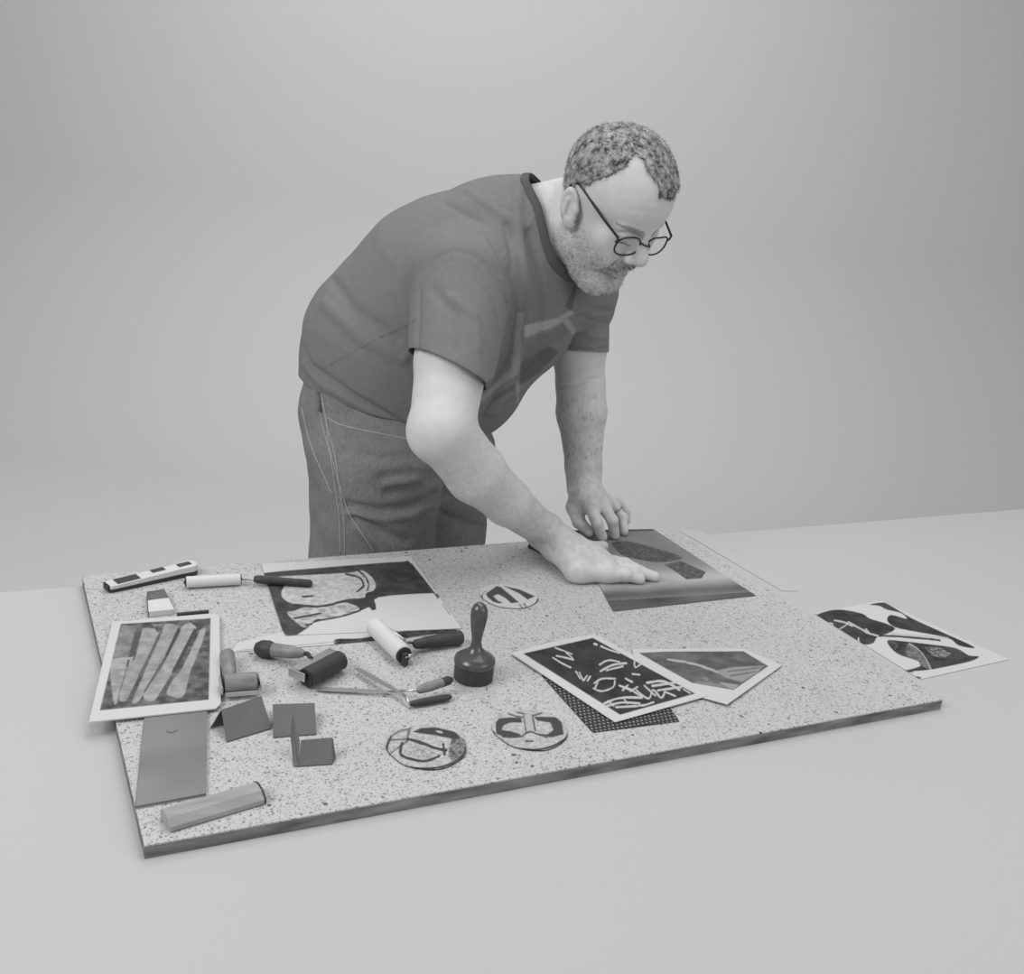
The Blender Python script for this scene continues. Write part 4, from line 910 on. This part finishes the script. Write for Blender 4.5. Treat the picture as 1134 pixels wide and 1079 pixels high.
# brayer beside the knife print
e = thing('brayer', T(262, 755), 'small dark brayer lying against the right edge of the knife print', 'brayer')
a, b = T(248, 758.5, .0140), T(284, 755.5, .0140); ax = nrm(b-a); sd = nrm(np.cross(up, ax)); sd = sd if (sd @ (T(250, 720)-a)) > 0 else -sd
roller(e, a, b, .0125, M_wood, M_black)
L2 = np.linalg.norm(b-a)/2; fr = MB().box((a+b)/2-sd*.0145-up*.006, ax*L2, sd*.0010, up*.0028).box((a+b)/2+sd*.0145, ax*L2, sd*.0010, up*.004)
for p, s in ((a, -1), (b, 1)): fr.box(p+ax*s*.0036, ax*.0010, sd*.0155, up*.0045)
fr.build('frame', M_metal, e, smooth=False, bevel=.0004)
hs, he = (a+b)/2+sd*.016-ax*.010, T(251.5, 726, .011); MB().lathe(hs, he-hs, [(0, .005), (.006, .0085), (np.linalg.norm(he-hs), .0095), (np.linalg.norm(he-hs)+.006, .0060)], 22).build('handle', M_wood, e)
# knob stamp
pb = T(524, 751); e = thing('knob_stamp', pb, 'upright wooden knob-handled stamp with round dark rubber base', 'stamp')
MB().lathe(pb, up, [(0, .0245), (.001, .0255), (.0215, .0255), (.022, .025)], 48).build('rubber_base', M_dark, e)
MB().lathe(pb, up, [(.0215, .0258), (.0225, .0266), (.027, .0266), (.0295, .0255), (.034, .0200), (.038, .0135), (.044, .0080), (.052, .0062), (.062, .0072), (.076, .0098), (.088, .0112), (.096, .0108), (.1015, .0085), (.105, .0045), (.106, .0008)], 48).build('handle', mat('dark_varnished_wood', .07, .28, .5, var=.25, vscale=50, stretch=(1, 1, 4), coat=.4), e)
# palette knives
for (p0, p1, p2, p3, tipm, lab) in (((349, 763), (440, 766.5), (462, 765), (501, 752.5), M_wood, 'palette knife with flat blade pointing left and thick handle on top'),
                                    ((394, 740), (448, 770), (454, 780), (500, 772), M_dark, 'palette knife crossing over the other, blade pointing back left')):
    on = tipm is M_wood; hb = .0035 if on else .0075; e = thing('palette_knife', T(*p1), lab, 'palette knife')
    A_, B_ = T(*p0, hb), T(*p1, hb+.002); d = nrm(B_-A_); s_ = nrm(np.cross(d, up)); L = np.linalg.norm(B_-A_)
    pts = [(0, .0008), (.003, .0028), (.010, .0042), (L*.45, .0042), (L*.75, .0028), (L, .0018)]
    V = []; F = []
    for t_, w_ in pts:
        c = A_+d*t_; V += [c-s_*w_-up*.0004, c+s_*w_-up*.0004, c+s_*w_+up*.0004, c-s_*w_+up*.0004]
    for i in range(len(pts)-1):
        for k in range(4): F.append((4*i+k, 4*i+(k+1) % 4, 4*i+4+(k+1) % 4, 4*i+4+k))
    F += [(3, 2, 1, 0), (len(V)-4, len(V)-3, len(V)-2, len(V)-1)]; MB().add(V, F).build('blade', M_metal, e, smooth=False)
    hz = .0165 if on else .0058; h1, h2 = T(*p2, hz), T(*p3, hz+(.003 if on else 0)); r_ = .0062 if on else .0046
    MB().tube([B_-d*.002, B_*.5+h1*.5+up*.001, h1], .0016, 8).build('shank', M_metal, e, auto=False)
    Lh = np.linalg.norm(h2-h1); MB().lathe(h1, h2-h1, [(0, .0025), (.003, r_*.8), (Lh*.35, r_), (Lh*.7, r_*.95)], 20).build('handle', M_wood if on else M_dark, e)
    MB().lathe(h1+(h2-h1)*.7, h2-h1, [(0, r_*.97), (Lh*.2, r_*.9), (Lh*.3, r_*.4)], 20).build('handle_end', M_dark, e)
# folded cards
def slab(mb, q, t=.0016):
    q = [np.asarray(p, float) for p in q]; n = nrm(np.cross(q[1]-q[0], q[-1]-q[0]))*t/2; return mb.prism([p-n for p in q], [p+n for p in q])
def card(pos, faces, label):
    e = thing('folded_card', T(*pos), label, 'folded card')
    for i, q in enumerate(faces): slab(MB(), [T(*p) for p in q]).build('panel', M_grey, e, smooth=False, bevel=.0004)
card((266, 806), [[(251, 822, .001), (300.5, 807, .001), (289.5, 771, .022), (245, 786.5, .022)], [(232.5, 807, .001), (281, 796, .001), (289, 771.5, .0215), (244.5, 787, .0215)]], 'dark grey card folded like a tent, beside the knife print corner')
card((326, 810), [[(302.6, 817, .001), (350.5, 813.5, .001), (348.4, 779, .018), (302, 780.5, .018)], [(303, 800, .001), (349, 797, .001), (348, 779.5, .0175), (302.5, 781, .0175)]], 'square dark grey card leaning back, middle one of the three folded cards')
card((345, 843), [[(331, 849, .001), (367.5, 846.5, .001), (368, 817, .020), (333, 820, .020)], [(325.5, 849, .001), (331, 849, .001), (332, 820, .020), (324, 791, .036), (321.5, 815, .012)], [(367, 847, .001), (371.5, 840, .001), (368.2, 817.5, .0195)]], 'dark grey card folded into a corner shape, front one of the three')
# bevelled wood block
a, b = T(183, 915), T(287, 884); ax = nrm(b-a); sd = nrm(np.cross(up, ax)); e = None
pf = [(-.0135, .001), (.0135, .001), (.0145, .005), (.0135, .0105), (.0095, .0135), (.002, .0145), (.0012, .0136), (-.0060, .0125), (-.0130, .0060)]
if (sd @ np.array([0, 1, 0])) < 0: sd = -sd
o = MB().prism([a+sd*x+up*y for x, y in pf], [b+sd*x+up*y for x, y in pf]).build('wooden_strip', M_bwood, None, smooth=False, bevel=.0008)

M_end = mat('dark_end_shade', .07, .7, .2)  # dark tone paints a shadow edge onto the strip's right end
for c_, g_ in ((b, 1),):
    MB().prism([c_+sd*x*1.03+up*y*1.03 for x, y in pf], [c_+ax*g_*.0016+sd*x*1.03+up*y*1.03 for x, y in pf]).build('end_shade', M_end, o, smooth=False)
tag(o, 'short wooden strip with slanting sides on the board near its front left corner', 'wood strip')
# white hand tool with dark patches
a, b = T(119, 655, .0), T(217, 634, .0); ax = nrm(b-a); sd = nrm(np.cross(up, ax)); L = np.linalg.norm(b-a)
e = thing('utility_knife', (a+b)/2, 'slim white hand tool with dark patches at the back left corner of the board', 'hand tool')
def seg(t): return a+ax*t
bod = MB(); V = []; F = []; prof2 = [(0, .0085), (.004, .0105), (L*.5, .0105), (L*.8, .0110), (L-.010, .0125), (L-.003, .010), (L, .006)]
for t_, w_ in prof2:
    zt = .011+.006*(t_/L); V += [seg(t_)-sd*w_+up*(.0045+zt*.3-.003), seg(t_)+sd*w_+up*(.0045+zt*.3-.003), seg(t_)+sd*w_+up*zt, seg(t_)-sd*w_+up*zt]
for i in range(len(prof2)-1):
    for k in range(4): F.append((4*i+k, 4*i+(k+1) % 4, 4*i+4+(k+1) % 4, 4*i+4+k))
F += [(3, 2, 1, 0), (len(V)-4, len(V)-3, len(V)-2, len(V)-1)]
bod.add(V, F).build('body', M_white, e, smooth=False, bevel=.001)
V = []; F = []
for t_, w_ in prof2: V += [seg(t_)-sd*(w_*.92)+up*.0006, seg(t_)+sd*(w_*.92)+up*.0006, seg(t_)+sd*(w_*.98)+up*(.0045+(.011+.006*(t_/L))*.3-.0028), seg(t_)-sd*(w_*1.04)+up*(.0045+(.011+.006*(t_/L))*.3-.0020)]
for i in range(len(prof2)-1):
    for k in range(4): F.append((4*i+k, 4*i+(k+1) % 4, 4*i+4+(k+1) % 4, 4*i+4+k))
F += [(3, 2, 1, 0), (len(V)-4, len(V)-3, len(V)-2, len(V)-1)]
MB().add(V, F).build('underside', M_dark, e, smooth=False)
for (t0_, t1_, w0, w1) in ((.012, .046, -.0085, .0085), (.068, .088, -.001, .0095), (.108, .128, -.004, .007)):
    if t1_ > L: continue
    zz = lambda t: .0114+.006*(t/L); q = [seg(t0_)+sd*w0+up*zz(t0_), seg(t1_)+sd*w0+up*zz(t1_), seg(t1_)+sd*w1+up*zz(t1_), seg(t0_)+sd*w1+up*zz(t0_)]
    slab(MB(), q, .0012).build('grip_patch', M_dark, e, smooth=False, bevel=.0004)
MB().box(seg(-.0012)+up*.007, ax*.0016, sd*.0085, up*.0048).build('end_cap', M_black, e, smooth=False, bevel=.001)
# little carton with a dark label
q = [T(164.5, 684), T(193, 681), T(181.5, 658), T(163, 661)]
e = thing('carton', sum(q)/4, 'tiny white carton with dark printed top behind the knife print', 'carton')
MB().prism([p+up*.0003 for p in q], [p+up*.0085 for p in q]).build('box', M_white, e, smooth=False, bevel=.0006)
t_ = [q[3]*.55+q[0]*.45, q[2]*.55+q[1]*.45, q[2]*.96+q[1]*.04, q[3]*.96+q[0]*.04]; slab(MB(), [p+up*.0089 for p in t_], .0008).build('printed_label', mat('mottled_label', .12, .5, .3, var=.9, vscale=350), e, smooth=False)
slab(MB(), [q[3]+up*.0005, q[0]+up*.0005, q[0]+up*.008, q[3]+up*.008], .0010).build('side_label', M_dark, e, smooth=False)
o = MB().tube([T(196, 681, .0035), T(231, 677.5, .0035)], .0030, 14).build('black_rod', M_dark, None); tag(o, 'short thin black rod just behind the knife print, right of the tiny carton', 'rod')
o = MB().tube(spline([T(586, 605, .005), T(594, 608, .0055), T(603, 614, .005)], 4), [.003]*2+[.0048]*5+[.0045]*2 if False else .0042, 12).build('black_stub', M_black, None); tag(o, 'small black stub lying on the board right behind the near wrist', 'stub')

sheet('paper_strip', [(752, 587.8, h0), (772, 586.5, h0)], [(866, 655, h0), (884, 655, h0)], [], 'narrow blank white paper along the back right edge of the board', 'paper', base=.80)
tick('objects')
